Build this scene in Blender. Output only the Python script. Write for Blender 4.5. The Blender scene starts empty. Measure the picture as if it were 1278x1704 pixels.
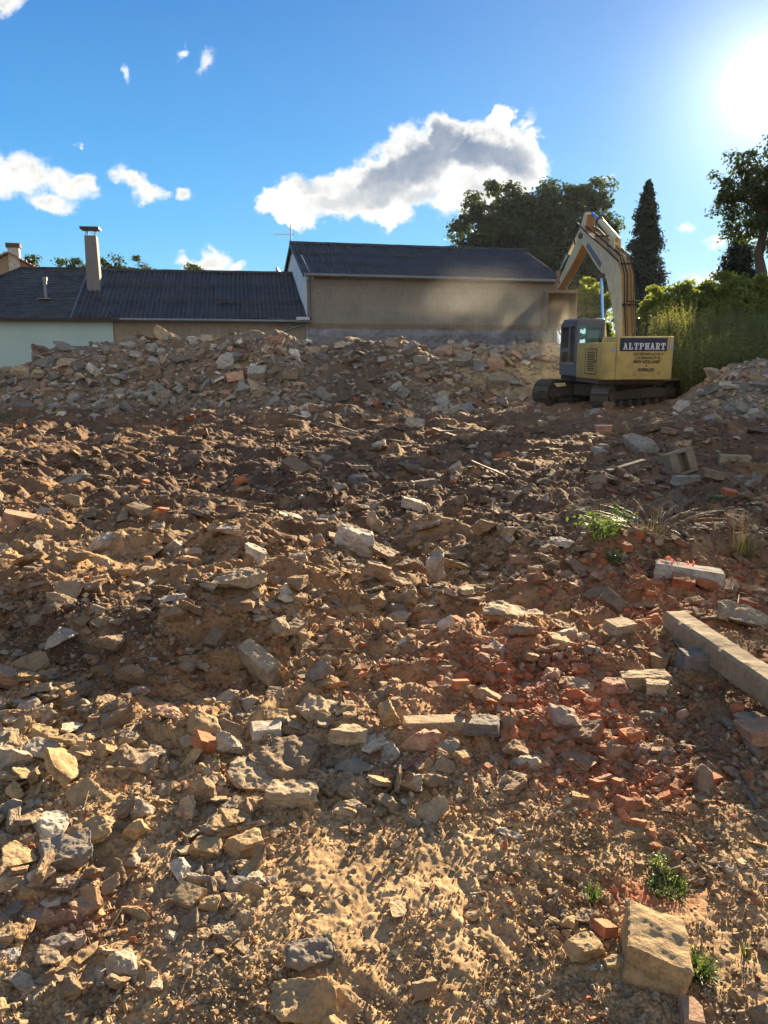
import bpy, bmesh, math, random
import numpy as np
from mathutils import Vector, Matrix, Euler
R = math.radians
PI = math.pi
SC = bpy.context.scene
COL = SC.collection
rng = np.random.default_rng(7)
random.seed(7)

# ------------------------------------------------------------------ camera model
F = 1280.0            # focal length in photo pixels (photo 1278 x 1704)
PITCH = R(11.8)
EYE = 1.65
CP, SP = math.cos(PITCH), math.sin(PITCH)

def ray(px, py):
    cx = (np.asarray(px, float) - 639.0) / F
    cy = -(np.asarray(py, float) - 852.0) / F
    return cx, cy * SP + CP, cy * CP - SP          # world x, y, z of the ray

def at(px, py, Y):
    """World point on the pixel's ray at forward distance Y."""
    x, y, z = ray(px, py)
    t = Y / y
    return Vector((float(x * t), float(Y), float(EYE + z * t)))

def project(x, y, z):
    dz = np.asarray(z) - EYE
    d = y * CP - dz * SP
    up = y * SP + dz * CP
    d = np.where(np.abs(d) < 1e-6, 1e-6, d)
    return 639 + F * x / d, 852 - F * up / d, d

# ------------------------------------------------------------------ noise
_pr = np.random.default_rng(11)
PERM = _pr.permutation(512).astype(np.int64)
GR2 = np.stack([np.cos(np.linspace(0, 2 * PI, 512, endpoint=False)), np.sin(np.linspace(0, 2 * PI, 512, endpoint=False))], 1)
_g3 = _pr.normal(size=(512, 3))
GR3 = _g3 / np.linalg.norm(_g3, axis=1)[:, None]

def perlin2(x, y):
    x = np.asarray(x, float); y = np.asarray(y, float)
    xi = np.floor(x).astype(np.int64); yi = np.floor(y).astype(np.int64)
    xf = x - xi; yf = y - yi
    u = xf * xf * xf * (xf * (xf * 6 - 15) + 10); v = yf * yf * yf * (yf * (yf * 6 - 15) + 10)
    def g(ix, iy, dx, dy):
        h = PERM[(PERM[ix & 511] + iy) & 511]
        return GR2[h, 0] * dx + GR2[h, 1] * dy
    a = g(xi, yi, xf, yf); b = g(xi + 1, yi, xf - 1, yf)
    c = g(xi, yi + 1, xf, yf - 1); d = g(xi + 1, yi + 1, xf - 1, yf - 1)
    return ((a + (b - a) * u) * (1 - v) + (c + (d - c) * u) * v) * 1.45

def perlin3(p):
    pi = np.floor(p).astype(np.int64); pf = p - pi
    w = pf * pf * pf * (pf * (pf * 6 - 15) + 10)
    out = 0
    for dx in (0, 1):
        for dy in (0, 1):
            for dz in (0, 1):
                h = PERM[(PERM[(PERM[(pi[:, 0] + dx) & 511] + pi[:, 1] + dy) & 511] + pi[:, 2] + dz) & 511]
                gr = GR3[h]
                dot = gr[:, 0] * (pf[:, 0] - dx) + gr[:, 1] * (pf[:, 1] - dy) + gr[:, 2] * (pf[:, 2] - dz)
                wt = (w[:, 0] if dx else 1 - w[:, 0]) * (w[:, 1] if dy else 1 - w[:, 1]) * (w[:, 2] if dz else 1 - w[:, 2])
                out = out + dot * wt
    return out * 1.5

def smooth(a, b, x):
    t = np.clip((x - a) / (b - a), 0, 1)
    return t * t * (3 - 2 * t)

# ------------------------------------------------------------------ mesh helpers
def np_mesh(name, V, Fc, cols=None, smooth_shade=False):
    """Mesh from numpy vertices and an (n,3) or (n,4) face array."""
    me = bpy.data.meshes.new(name)
    V = np.ascontiguousarray(V, dtype=np.float32); Fc = np.ascontiguousarray(Fc, dtype=np.int32)
    n, k = Fc.shape
    me.vertices.add(len(V)); me.vertices.foreach_set('co', V.ravel())
    me.loops.add(n * k); me.loops.foreach_set('vertex_index', Fc.ravel())
    me.polygons.add(n)
    me.polygons.foreach_set('loop_start', np.arange(0, n * k, k, dtype=np.int32))
    me.polygons.foreach_set('loop_total', np.full(n, k, dtype=np.int32))
    me.polygons.foreach_set('use_smooth', np.full(n, smooth_shade, dtype=bool))
    if cols is not None:
        a = me.color_attributes.new('col', 'FLOAT_COLOR', 'POINT')
        c = np.ones((len(V), 4), dtype=np.float32); c[:, :3] = cols
        a.data.foreach_set('color', c.ravel())
    me.update(calc_edges=True)
    return me

def link(name, me, mat=None, parent=None):
    o = bpy.data.objects.new(name, me)
    COL.objects.link(o)
    if mat is not None and me is not None and len(me.materials) == 0:
        me.materials.append(mat)
    if parent is not None:
        o.parent = parent
    return o

def tag(o, label=None, cat=None, group=None, kind=None):
    if label: o['label'] = label
    if cat: o['category'] = cat
    if group: o['group'] = group
    if kind: o['kind'] = kind
    return o

def empty(name, loc, rz=0.0, label=None, cat=None, group=None):
    o = bpy.data.objects.new(name, None); COL.objects.link(o)
    o.location = loc; o.rotation_euler = (0, 0, rz); o.empty_display_size = .2
    return tag(o, label, cat, group)

class MB:
    """Collects boxes, prisms, bars and tubes into one mesh."""
    def __init__(s): s.V = []; s.F = []
    def add(s, vs, fs):
        b = len(s.V); s.V += [tuple(v) for v in vs]; s.F += [tuple(i + b for i in f) for f in fs]; return s
    def box(s, x0, x1, y0, y1, z0, z1):
        return s.add([(x0, y0, z0), (x1, y0, z0), (x1, y1, z0), (x0, y1, z0), (x0, y0, z1), (x1, y0, z1), (x1, y1, z1), (x0, y1, z1)],
                     [(0, 3, 2, 1), (4, 5, 6, 7), (0, 1, 5, 4), (1, 2, 6, 5), (2, 3, 7, 6), (3, 0, 4, 7)])
    def hexa(s, p):
        return s.add(p, [(0, 3, 2, 1), (4, 5, 6, 7), (0, 1, 5, 4), (1, 2, 6, 5), (2, 3, 7, 6), (3, 0, 4, 7)])
    def prism(s, poly, axis, a, b):
        """Polygon of 2-D points pushed along an axis ('x': points are (y,z); 'y': (x,z); 'z': (x,y))."""
        n = len(poly)
        def pt(p, h):
            return {'x': (h, p[0], p[1]), 'y': (p[0], h, p[1]), 'z': (p[0], p[1], h)}[axis]
        vs = [pt(p, a) for p in poly] + [pt(p, b) for p in poly]
        fs = [tuple(range(n)), tuple(range(2 * n - 1, n - 1, -1))] + [(i, i + n, (i + 1) % n + n, (i + 1) % n) for i in range(n)]
        return s.add(vs, fs)
    def tube(s, pts, r, n=8, cap=True):
        pts = [Vector(p) for p in pts]; m = len(pts)
        rs = r if isinstance(r, (list, tuple)) else [r] * m
        vs = []; fs = []
        ref = None
        for i, p in enumerate(pts):
            d = (pts[min(i + 1, m - 1)] - pts[max(i - 1, 0)]).normalized()
            if ref is None: ref = Vector((0, 0, 1)) if abs(d.z) < .9 else Vector((1, 0, 0))
            u = d.cross(ref).normalized(); v = d.cross(u).normalized(); ref = v.cross(d) if False else ref
            for k in range(n):
                a = 2 * PI * k / n
                vs.append(p + (u * math.cos(a) + v * math.sin(a)) * rs[i])
        for i in range(m - 1):
            for k in range(n):
                fs.append((i * n + k, i * n + (k + 1) % n, (i + 1) * n + (k + 1) % n, (i + 1) * n + k))
        if cap:
            fs.append(tuple(range(n - 1, -1, -1))); fs.append(tuple((m - 1) * n + k for k in range(n)))
        return s.add(vs, fs)
    def bar(s, p, q, w, h, up=(0, 0, 1)):
        p = Vector(p); q = Vector(q); d = (q - p).normalized(); up = Vector(up)
        u = d.cross(up).normalized() * (w / 2); v = u.cross(d).normalized() * (h / 2)
        return s.hexa([p - u - v, p + u - v, q + u - v, q - u - v, p - u + v, p + u + v, q + u + v, q - u + v])
    def cyl(s, c, axis, r, l, n=20, r2=None):
        d = {'x': Vector((1, 0, 0)), 'y': Vector((0, 1, 0)), 'z': Vector((0, 0, 1))}[axis] * (l / 2)
        c = Vector(c)
        return s.tube([c - d, c + d], [r, r if r2 is None else r2], n)
    def mesh(s, name, bevel=0.0, seg=2, smooth_deg=None):
        me = bpy.data.meshes.new(name)
        bm = bmesh.new()
        vs = [bm.verts.new(v) for v in s.V]
        for f in s.F:
            try: bm.faces.new([vs[i] for i in f])
            except ValueError: pass
        bmesh.ops.recalc_face_normals(bm, faces=bm.faces)
        if bevel:
            es = [e for e in bm.edges if len(e.link_faces) == 2 and e.calc_face_angle(0) > R(28)]
            bmesh.ops.bevel(bm, geom=es, offset=bevel, segments=seg, profile=.5, affect='EDGES', clamp_overlap=True)
        if smooth_deg:
            for f in bm.faces: f.smooth = True
            for e in bm.edges:
                if len(e.link_faces) == 2 and e.calc_face_angle(0) > R(smooth_deg): e.smooth = False
        bm.to_mesh(me); bm.free()
        return me
    def build(s, name, mat, parent=None, bevel=0.0, seg=2, smooth_deg=None):
        return link(name, s.mesh(name, bevel, seg, smooth_deg), mat, parent)

# ------------------------------------------------------------------ materials
class NT:
    """Short-hand for building node trees."""
    def __init__(s, tree): s.t = tree; tree.nodes.clear()
    def n(s, typ, **kw):
        nd = s.t.nodes.new(typ)
        ins = kw.pop('ins', {})
        for k, v in kw.items(): setattr(nd, k, v)
        for k, v in ins.items(): s.put(nd.inputs[k], v)
        return nd
    def put(s, sock, v):
        if isinstance(v, bpy.types.NodeSocket): s.t.links.new(v, sock)
        elif isinstance(v, bpy.types.Node): s.t.links.new(v.outputs[0], sock)
        else:
            if isinstance(v, (tuple, list)) and len(v) == 3 and sock.type == 'RGBA': v = (*v, 1)
            sock.default_value = v
    def math(s, op, a, b=0.0, c=0.0, clamp=False):
        nd = s.n('ShaderNodeMath', operation=op, use_clamp=clamp)
        s.put(nd.inputs[0], a); s.put(nd.inputs[1], b); s.put(nd.inputs[2], c); return nd.outputs[0]
    def vec(s, op, a, b=(0, 0, 0), c=None, out=0):
        nd = s.n('ShaderNodeVectorMath', operation=op)
        s.put(nd.inputs[0], a); s.put(nd.inputs[1], b)
        if c is not None: s.put(nd.inputs[2], c)
        return nd.outputs[out]
    def mix(s, fac, a, b, blend='MIX'):
        nd = s.n('ShaderNodeMix', data_type='RGBA', blend_type=blend)
        s.put(nd.inputs[0], fac); s.put(nd.inputs[6], a); s.put(nd.inputs[7], b); return nd.outputs[2]
    def noise(s, vec, scale, detail=4, rough=.55, out=0, dist=0.0):
        nd = s.n('ShaderNodeTexNoise', ins={'Scale': scale, 'Detail': detail, 'Roughness': rough, 'Distortion': dist})
        if vec is not None: s.put(nd.inputs['Vector'], vec)
        return nd.outputs[out]
    def ramp(s, fac, stops, interp='LINEAR'):
        nd = s.n('ShaderNodeValToRGB'); nd.color_ramp.interpolation = interp
        el = nd.color_ramp.elements
        while len(el) < len(stops): el.new(.5)
        for e, (p, c) in zip(el, stops):
            e.position = p; e.color = (*c, 1) if len(c) == 3 else c
        s.put(nd.inputs[0], fac); return nd.outputs[0]
    def mapr(s, v, a, b, c=0.0, d=1.0, interp='LINEAR'):
        nd = s.n('ShaderNodeMapRange', interpolation_type=interp)
        for i, x in enumerate((v, a, b, c, d)): s.put(nd.inputs[i], x)
        return nd.outputs[0]
    def bump(s, h, strength=.5, dist=.02):
        nd = s.n('ShaderNodeBump', ins={'Strength': strength, 'Distance': dist, 'Height': h}); return nd.outputs[0]
    def out(s, base, rough=.85, normal=None, metallic=0.0, spec=.3, **extra):
        b = s.n('ShaderNodeBsdfPrincipled')
        s.put(b.inputs['Base Color'], base); s.put(b.inputs['Roughness'], rough); s.put(b.inputs['Metallic'], metallic)
        s.put(b.inputs['Specular IOR Level'], spec)
        if normal is not None: s.put(b.inputs['Normal'], normal)
        for k, v in extra.items(): s.put(b.inputs[k], v)
        o = s.n('ShaderNodeOutputMaterial'); s.t.links.new(b.outputs[0], o.inputs[0]); return b

def material(name):
    m = bpy.data.materials.new(name); m.use_nodes = True
    return m, NT(m.node_tree)

def plain(name, col, rough=.6, metallic=0.0, vary=.25, scale=6.0, bump=.0, dirt=None, dirt_amt=.5, spec=.3):
    """Painted or bare surface with broad and fine colour variation and optional dirt."""
    m, t = material(name)
    co = t.n('ShaderNodeTexCoord').outputs['Object']
    n1 = t.noise(co, scale, 6, .6); n2 = t.noise(co, scale * 7, 4, .6)
    f = t.math('ADD', t.math('MULTIPLY', n1, .65), t.math('MULTIPLY', n2, .35))
    c = t.mix(t.mapr(f, .3, .7), tuple(x * (1 - vary) for x in col), tuple(min(1, x * (1 + vary)) for x in col))
    if dirt:
        n3 = t.noise(co, scale * 2.3, 8, .68)
        c = t.mix(t.math('MULTIPLY', t.mapr(n3, .45, .68), dirt_amt), c, dirt)
    nm = t.bump(n2, bump, .01) if bump else None
    t.out(c, rough, nm, metallic, spec)
    return m
# ------------------------------------------------------------------ camera, sun, sky
SUN = Vector(tuple(float(q) for q in ray(1281, 138))).normalized()
SUN_EL = math.asin(SUN.z); SUN_AZ = math.atan2(SUN.x, SUN.y)
EXPOSURE = 2.3
SKY_STRENGTH = 0.12
SUN_STRENGTH = 5.0

cam = bpy.data.cameras.new('camera'); co = link('camera', cam)
cam.sensor_fit = 'HORIZONTAL'; cam.angle = 2 * math.atan(639 / F)
cam.clip_start = .05; cam.clip_end = 6000
co.location = (0, 0, EYE); co.rotation_euler = (PI / 2 - PITCH, 0, 0)
SC.camera = co
sl = bpy.data.lights.new('sun', 'SUN'); so = link('sun', sl)
sl.energy = SUN_STRENGTH; sl.angle = R(.55); sl.color = (1.0, .80, .52)
so.rotation_euler = (-SUN).to_track_quat('-Z', 'Y').to_euler()
SC.view_settings.view_transform = 'Standard'; SC.view_settings.look = 'None'
SC.view_settings.exposure = EXPOSURE; SC.view_settings.gamma = 1.0
SC.cycles.max_bounces = 6; SC.cycles.diffuse_bounces = 3; SC.cycles.glossy_bounces = 2
SC.cycles.transmission_bounces = 4; SC.cycles.transparent_max_bounces = 12
SC.cycles.use_denoising = True
SC.cycles.volume_bounces = 0

W = bpy.data.worlds.new('World'); SC.world = W; W.use_nodes = True
t = NT(W.node_tree)
sky = t.n('ShaderNodeTexSky', sky_type='NISHITA', sun_disc=False, sun_elevation=SUN_EL, sun_rotation=SUN_AZ,
          altitude=300, air_density=1.0, dust_density=.2, ozone_density=2.5)
d = t.n('ShaderNodeTexCoord').outputs['Generated']
d = t.vec('NORMALIZE', d)
K = 1.0 / (SKY_STRENGTH * 2 ** EXPOSURE)          # colour value that shows as white
# clear blue graded from the horizon up, with the physical sky mixed in; unseen bright broken cloud added behind the viewer as fill light
dz = t.n('ShaderNodeSeparateXYZ', ins={0: d})
grad = t.ramp(t.math('MAXIMUM', dz.outputs[2], 0.0), [(0, (.22, .61, .90)), (.06, (.145, .54, .88)), (.14, (.070, .42, .84)), (.25, (.028, .295, .72)), (.37, (.010, .20, .59)), (1, (.02, .15, .42))])
gradk = t.vec('MULTIPLY', grad, (K, K, K))
skyc = t.mix(.06, gradk, sky.outputs[0])
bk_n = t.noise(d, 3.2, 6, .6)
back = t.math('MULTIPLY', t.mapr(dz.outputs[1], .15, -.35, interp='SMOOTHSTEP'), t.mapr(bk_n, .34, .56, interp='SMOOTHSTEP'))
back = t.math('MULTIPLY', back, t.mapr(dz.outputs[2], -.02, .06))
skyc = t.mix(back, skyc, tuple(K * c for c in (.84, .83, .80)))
sdot = t.math('MAXIMUM', t.vec('DOT_PRODUCT', d, tuple(SUN), out=1), 0.0)
# clouds: a gnomonic chart of the half of the sky that the place looks out on
FW = Vector((0, CP, -SP)); UP = Vector((0, SP, CP))
den = t.math('MAXIMUM', t.vec('DOT_PRODUCT', d, tuple(FW), out=1), .02)
cu = t.math('DIVIDE', t.vec('DOT_PRODUCT', d, (1, 0, 0), out=1), den)
cv = t.math('DIVIDE', t.vec('DOT_PRODUCT', d, tuple(UP), out=1), den)
uv = t.n('ShaderNodeCombineXYZ', ins={0: cu, 1: cv}).outputs[0]
# ragged edges: warp the chart
w1 = t.noise(uv, 26, 5, .6, out=1)
uvw = t.vec('ADD', uv, t.vec('SCALE', t.vec('SUBTRACT', w1, (.5, .5, .5))))
t.t.nodes[-1]
for nd in t.t.nodes:
    if nd.bl_idname == 'ShaderNodeVectorMath' and nd.operation == 'SCALE': nd.inputs['Scale'].default_value = .055
def field(ells):
    acc = None
    for (x, y, a, b, r) in ells:
        ux, uy = (x - 639) / F, -(y - 852) / F
        ia, ib = F / a, F / b
        if r:
            c_, s_ = math.cos(R(r)), math.sin(R(r))
            p = t.vec('SUBTRACT', uvw, (ux, uy, 0))
            px = t.vec('DOT_PRODUCT', p, (c_ * ia, s_ * ia, 0), out=1); py = t.vec('DOT_PRODUCT', p, (-s_ * ib, c_ * ib, 0), out=1)
            p = t.n('ShaderNodeCombineXYZ', ins={0: px, 1: py}).outputs[0]
        else:
            p = t.vec('MULTIPLY_ADD', uvw, (ia, ib, 0), (-ux * ia, -uy * ib, 0))
        f = t.math('SUBTRACT', 1.0, t.vec('LENGTH', p, out=1))
        acc = f if acc is None else t.math('SMOOTH_MAX', acc, f, .12)
    return acc
BIG = [(452, 342, 34, 24, 0), (500, 335, 50, 46, 0), (565, 322, 75, 50, 10), (640, 310, 85, 62, 12), (705, 275, 95, 75, 20),
       (742, 232, 50, 46, 0), (800, 255, 85, 62, 0), (862, 270, 56, 60, 0), (832, 200, 22, 34, -25), (645, 352, 48, 30, 0),
       (775, 322, 85, 44, 0), (884, 245, 24, 34, 0), (490, 360, 40, 22, 0)]
SMALL = [(45, 288, 62, 42, -12), (105, 302, 62, 32, -20), (-10, 290, 50, 44, 0), (80, 335, 50, 19, -10), (146, 300, 24, 20, 0),
         (218, 302, 38, 24, -28), (246, 320, 36, 24, -20), (303, 323, 21, 15, -10),
         (343, 438, 48, 22, 0), (318, 438, 30, 18, 0), (388, 447, 24, 13, 15), (350, 468, 75, 24, 0),
         (6, 0, 38, 28, 10)]
THIN = [(343, 100, 15, 24, -8), (211, 120, 9, 22, 25), (298, 84, 14, 9, 35), (132, 241, 9, 6, 0),
        (1139, 374, 17, 11, 0), (1193, 397, 20, 13, 0), (1010, 293, 18, 8, 5), (1235, 392, 34, 16, 0), (1175, 462, 55, 14, 0), (872, 205, 12, 26, -20)]
n_f = t.noise(uv, 48, 8, .62); n_m = t.noise(uv, 15, 6, .6)
rag = t.math('ADD', t.math('MULTIPLY', t.math('SUBTRACT', n_f, .5), .75), t.math('MULTIPLY', t.math('SUBTRACT', n_m, .5), .45))
big = field(BIG); fb = t.math('ADD', big, rag)
fs = t.math('ADD', field(SMALL), t.math('MULTIPLY', rag, 1.25)); ft = t.math('ADD', field(THIN), t.math('MULTIPLY', rag, 1.9))
a_b = t.mapr(fb, -.06, .34, interp='SMOOTHSTEP'); a_s = t.mapr(fs, -.05, .62, interp='SMOOTHSTEP'); a_t = t.math('MULTIPLY', t.mapr(ft, -.1, .95, interp='SMOOTHSTEP'), .8)
alpha = t.math('MAXIMUM', a_b, t.math('MAXIMUM', a_s, a_t))
DARK = [(725, 235, 56, 46, 0), (690, 270, 120, 52, 24), (775, 252, 100, 52, 0), (835, 262, 66, 40, -10), (650, 285, 90, 36, 15)]
GREY = [(560, 338, 60, 22, 8), (630, 330, 60, 18, 0), (520, 310, 30, 22, 0), (800, 320, 45, 20, 0), (700, 330, 50, 14, 10)]
fd = t.math('ADD', field(DARK), t.math('MULTIPLY', rag, .5)); fg = t.math('ADD', field(GREY), t.math('MULTIPLY', rag, 1.2))
core = t.mapr(fb, .10, .62, interp='SMOOTHSTEP')
dark = t.math('MULTIPLY', t.mapr(fd, -.30, .70, interp='SMOOTHSTEP'), core)
grey = t.math('MULTIPLY', t.mapr(fg, -.35, .8, interp='SMOOTHSTEP'), .62)
soft = t.math('MULTIPLY', t.mapr(fs, .25, .8), t.mapr(n_f, .35, .65))
white = tuple(K * c for c in (1.15, 1.12, 1.06)); cream = tuple(K * c for c in (.72, .74, .74))
gcol = tuple(K * c for c in (.46, .53, .60)); dcol = tuple(K * c for c in (.11, .20, .36))
cc = t.mix(t.math('MULTIPLY', soft, .8), white, cream)
cc = t.mix(grey, cc, gcol); cc = t.mix(t.math('MULTIPLY', dark, t.mapr(n_m, .30, .62, .96, .70)), cc, dcol)
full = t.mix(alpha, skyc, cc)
# aureole of bright air round the sun
au = t.math('ADD', t.math('MULTIPLY', t.math('POWER', sdot, 2300.0), 1.8), t.math('ADD', t.math('MULTIPLY', t.math('POWER', sdot, 240.0), .62), t.math('MULTIPLY', t.math('POWER', sdot, 18.0), .09)))
aur = t.vec('MULTIPLY', t.n('ShaderNodeCombineXYZ', ins={0: au, 1: au, 2: au}).outputs[0], (K * 1.0, K * .98, K * .95))
full = t.vec('ADD', full, aur)
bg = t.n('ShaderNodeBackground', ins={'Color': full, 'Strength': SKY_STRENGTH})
wo = t.n('ShaderNodeOutputWorld'); t.t.links.new(bg.outputs[0], wo.inputs[0])

# ------------------------------------------------------------------ terrain
def flat_uv(x, y):
    u, v, dd = project(x, y, 0.0); return u, v
def blob(u, v, cu_, cv_, a, b, rot=0):
    c_, s_ = math.cos(R(rot)), math.sin(R(rot))
    du, dv = u - cu_, v - cv_
    p = (du * c_ + dv * s_) / a; q = (-du * s_ + dv * c_) / b
    return np.exp(-(p * p + q * q))
PX = [-17, -14, -11.7, -10.6, -9.35, -8.0, -6.2, -3.65, -1.45, .2, 1.1, 1.85, 2.6, 3.5, 4.8]
PZ = [0, .35, 1.0, 1.28, 1.72, 1.92, 1.98, 2.08, 1.94, 1.90, 1.75, 1.3, .72, .2, 0]
def macro(x, y):
    x = np.asarray(x, float); y = np.asarray(y, float)
    wob = perlin2(x * .45 + 3, y * .45) * .5
    near = smooth(2.6, 5.5, y)
    z = near * (perlin2(x * .33, y * .33) * .14 + perlin2(x * .9 + 7, y * .9) * .13)
    z = z * (1 - smooth(19, 21, y) * .8)
    # main rubble heap
    crest = np.interp(x, PX, PZ)
    prof = smooth(20.1, 23.4, y + wob * .8) * (1 - smooth(23.9, 27.2, y))
    z = z + crest * prof * (1 + perlin2(x * .8, y * .8 + 9) * .12)
    # lip in front of the heap
    z = z + .28 * np.exp(-((y - 18.2 - wob) / 1.0) ** 2) * (1 - smooth(0, 4, x))
    # second, dusty mound beyond
    z = z + 1.85 * smooth(25.4, 28.6, y + wob * .5) * (1 - smooth(29.5, 33, y)) * smooth(.6, 2.2, x) * (1 - smooth(6.6, 8.6, x))
    # heap by the weeds
    z = z + (1.35 * smooth(8.0, 10.6, x + wob * .3)) * smooth(19.2, 22.0, y) * (1 - smooth(22.6, 25, y))
    # weed bank
    z = z + 1.45 * smooth(8.2, 10.0, x - (y - 24) * .05) * smooth(23.6, 28.5, y) * (1 - smooth(70, 110, y))
    z = z + .5 * smooth(29, 33, y) * (1 - smooth(8, 10, x))
    # dark bank near the viewer
    b = smooth(-3.6, -2.0, x) * (1 - smooth(-.75, -.2, x))
    yy = y - 4.25 - perlin2(x * 1.1, 2.0) * .3
    z = z + .24 * b * np.where(yy < 0, np.exp(-(yy / .42) ** 2), np.exp(-(yy / .9) ** 2))
    # stone heap beside the wheel track
    z = z + .10 * np.exp(-((x + 1.35) / .5) ** 2 - ((y - 2.55) / .75) ** 2)
    z = z + .05 * np.exp(-((x - .0) / 1.0) ** 2 - ((y - 3.1) / .28) ** 2)
    z = z + .10 * np.exp(-((x - 1.3) / .7) ** 2 - ((y - 3.9) / .5) ** 2)
    z = z + .16 * np.exp(-((x - 1.9) / 1.1) ** 2 - ((y - 6.2) / .6) ** 2)
    return z

def rough_of(x, y):
    u, v = flat_uv(x, y)
    rr = .13 + .87 * smooth(1400, 1180, v)
    rr = rr + .5 * blob(u, v, 60, 1400, 190, 260)
    return np.clip(rr, .13, 1.25)

def micro(x, y, fine=True):
    rgh = rough_of(x, y); far = smooth(5, 14, y)
    wx = x + perlin2(x * 2.1, y * 2.1) * .16; wy = y + perlin2(x * 2.1 + 40, y * 2.1) * .16
    z = (np.abs(perlin2(wx * 1.35, wy * 1.35 + 5)) - .25) * .22 * rgh * smooth(2.2, 6, y)
    z = z + (np.abs(perlin2(wx * 3.1, wy * 3.1)) - .25) * .115 * rgh * (1 - .3 * far)
    z = z + (np.abs(perlin2(wx * 7.7, wy * 7.7)) - .25) * .058 * rgh
    if fine:
        m = smooth(-.25, .35, perlin2(x * 1.7 + 30, y * 1.7))
        u, v = flat_uv(x, y); pk = smooth(1300, 1420, v) * (1 - .8 * blob(u, v, 60, 1400, 190, 260)); pk = pk * (.55 + .45 * smooth(-.3, .2, perlin2(x * 1.3, y * 1.3 + 60)))
        z = z + (np.abs(perlin2(wx * 17.0, wy * 17.0)) - .2) * .030 * (.35 + .65 * m) * (1 - .88 * pk)
        z = z + (np.abs(perlin2(x * 37.0, y * 37.0)) - .2) * .017 * (.3 + .7 * m) * (1 - .84 * pk)
        z = z + perlin2(x * 83.0, y * 83.0) * .0030
        z = z + pk * (perlin2(x * 5.3, y * 5.3 + 8) * .007 + perlin2(x * 11 + 4, y * 11) * .0055 + perlin2(x * 23, y * 23 + 2) * .0042 + perlin2(x * 47, y * 47) * .0035)
        # tread prints pressed into the packed sand
        for (ax, ay, dx, dy, wd_) in ((.30, 1.9, .80, .60, .16), (.95, 2.25, .97, .22, .15), (-.62, 2.2, .12, .99, .12)):
            al = (x - ax) * dx + (y - ay) * dy; ac = -(x - ax) * dy + (y - ay) * dx
            bnd = np.exp(-(ac / wd_) ** 4) * np.exp(-(al / 1.1) ** 4) * smooth(-.4, .3, perlin2(x * 2.2 + 9, y * 2.2))
            lug = smooth(-.2, .6, np.sin(al * 2 * PI / .085 + np.abs(ac) * 22))
            z = z + bnd * (-.012 + .013 * lug)
    return z

def H(x, y, fine=False):
    return macro(x, y) + micro(x, y, fine)

def hit(px, py, n=520):
    """Ground points seen through photo pixels."""
    px = np.atleast_1d(np.asarray(px, float)); py = np.atleast_1d(np.asarray(py, float))
    rx, ry, rz = ray(px, py)
    Y = np.geomspace(1.2, 60, n)
    best = np.full(len(px), np.nan); prev = np.full(len(px), 1.0); py_ = Y[0]
    for yv in Y:
        tt = yv / ry
        gap = EYE + rz * tt - macro(rx * tt, np.full_like(rx, yv))
        new = np.isnan(best) & (gap <= 0)
        fr = np.where(new, prev / np.maximum(prev - gap, 1e-6), 0)
        best = np.where(new, py_ + (yv - py_) * fr, best)
        prev = gap; py_ = yv
    tt = best / ry
    return rx * tt, best

SAND = np.array((.335, .22, .118)); BROWN = np.array((.24, .135, .066)); DARKS = np.array((.090, .053, .035))
RED = np.array((.36, .10, .045)); GRAVEL = np.array((.19, .175, .155)); HAY = np.array((.36, .26, .15))
def soil(x, y):
    u, v = flat_uv(x, y)
    n = perlin2(x * .9, y * .9); n2 = perlin2(x * 3.7, y * 3.7 + 3); n3 = perlin2(x * 12, y * 12)
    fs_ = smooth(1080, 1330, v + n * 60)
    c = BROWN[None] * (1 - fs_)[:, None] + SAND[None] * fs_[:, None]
    def put(w, col):
        nonlocal c
        w = np.clip(w, 0, 1)[:, None]; c = c * (1 - w) + col[None] * w
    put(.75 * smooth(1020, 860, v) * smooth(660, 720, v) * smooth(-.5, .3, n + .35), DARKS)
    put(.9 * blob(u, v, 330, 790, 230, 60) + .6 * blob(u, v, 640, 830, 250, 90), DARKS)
    put(1.2 * blob(u, v, 140, 1105, 180, 55) , DARKS * 1.1)  # shaded face of the near bank painted as darker soil
    put(.6 * blob(u, v, 110, 930, 230, 60), SAND)
    put(.7 * smooth(.05, .5, n2) * blob(u, v, 640, 1010, 900, 200), SAND * .9)
    put(.95 * blob(u, v, 930, 1190, 170, 80, 25) * smooth(-.5, .2, n2 + .3), RED)
    put(.9 * blob(u, v, 1060, 1300, 130, 45) * smooth(-.4, .3, n2 + .2), RED)
    put(.85 * blob(u, v, 1080, 1490, 90, 30), RED * 1.1)
    put(.7 * blob(u, v, 130, 1540, 110, 40), RED * 1.1)
    put(.35 * blob(u, v, 1130, 985, 180, 45), RED)
    put(.9 * blob(u, v, 1200, 1240, 130, 90), DARKS * 1.5)  # shadow of the concrete post painted in as darker soil
    put(.8 * blob(u, v, 610, 1275, 80, 35) + .7 * blob(u, v, 330, 1480, 60, 120), GRAVEL)
    put(smooth(24.5, 26, y) * smooth(.6, 2.4, x) * (1 - smooth(7, 9, x)), HAY)
    put(smooth(19.3, 21, y) * (1 - smooth(1, 3, x)) * .8, np.array((.20, .155, .11)))
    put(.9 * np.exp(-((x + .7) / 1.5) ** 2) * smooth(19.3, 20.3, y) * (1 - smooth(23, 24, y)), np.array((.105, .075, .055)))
    put(smooth(8, 9, x) * smooth(18.6, 19.6, y) * (1 - smooth(23.2, 24, y)), np.array((.22, .175, .13)))
    put(smooth(8, 9.5, x) * smooth(23, 25, y), np.array((.06, .06, .03)))
    put(smooth(40, 60, y), np.array((.08, .09, .04)))
    return c * (1 + .28 * n2 + .22 * n3)[:, None]

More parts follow.
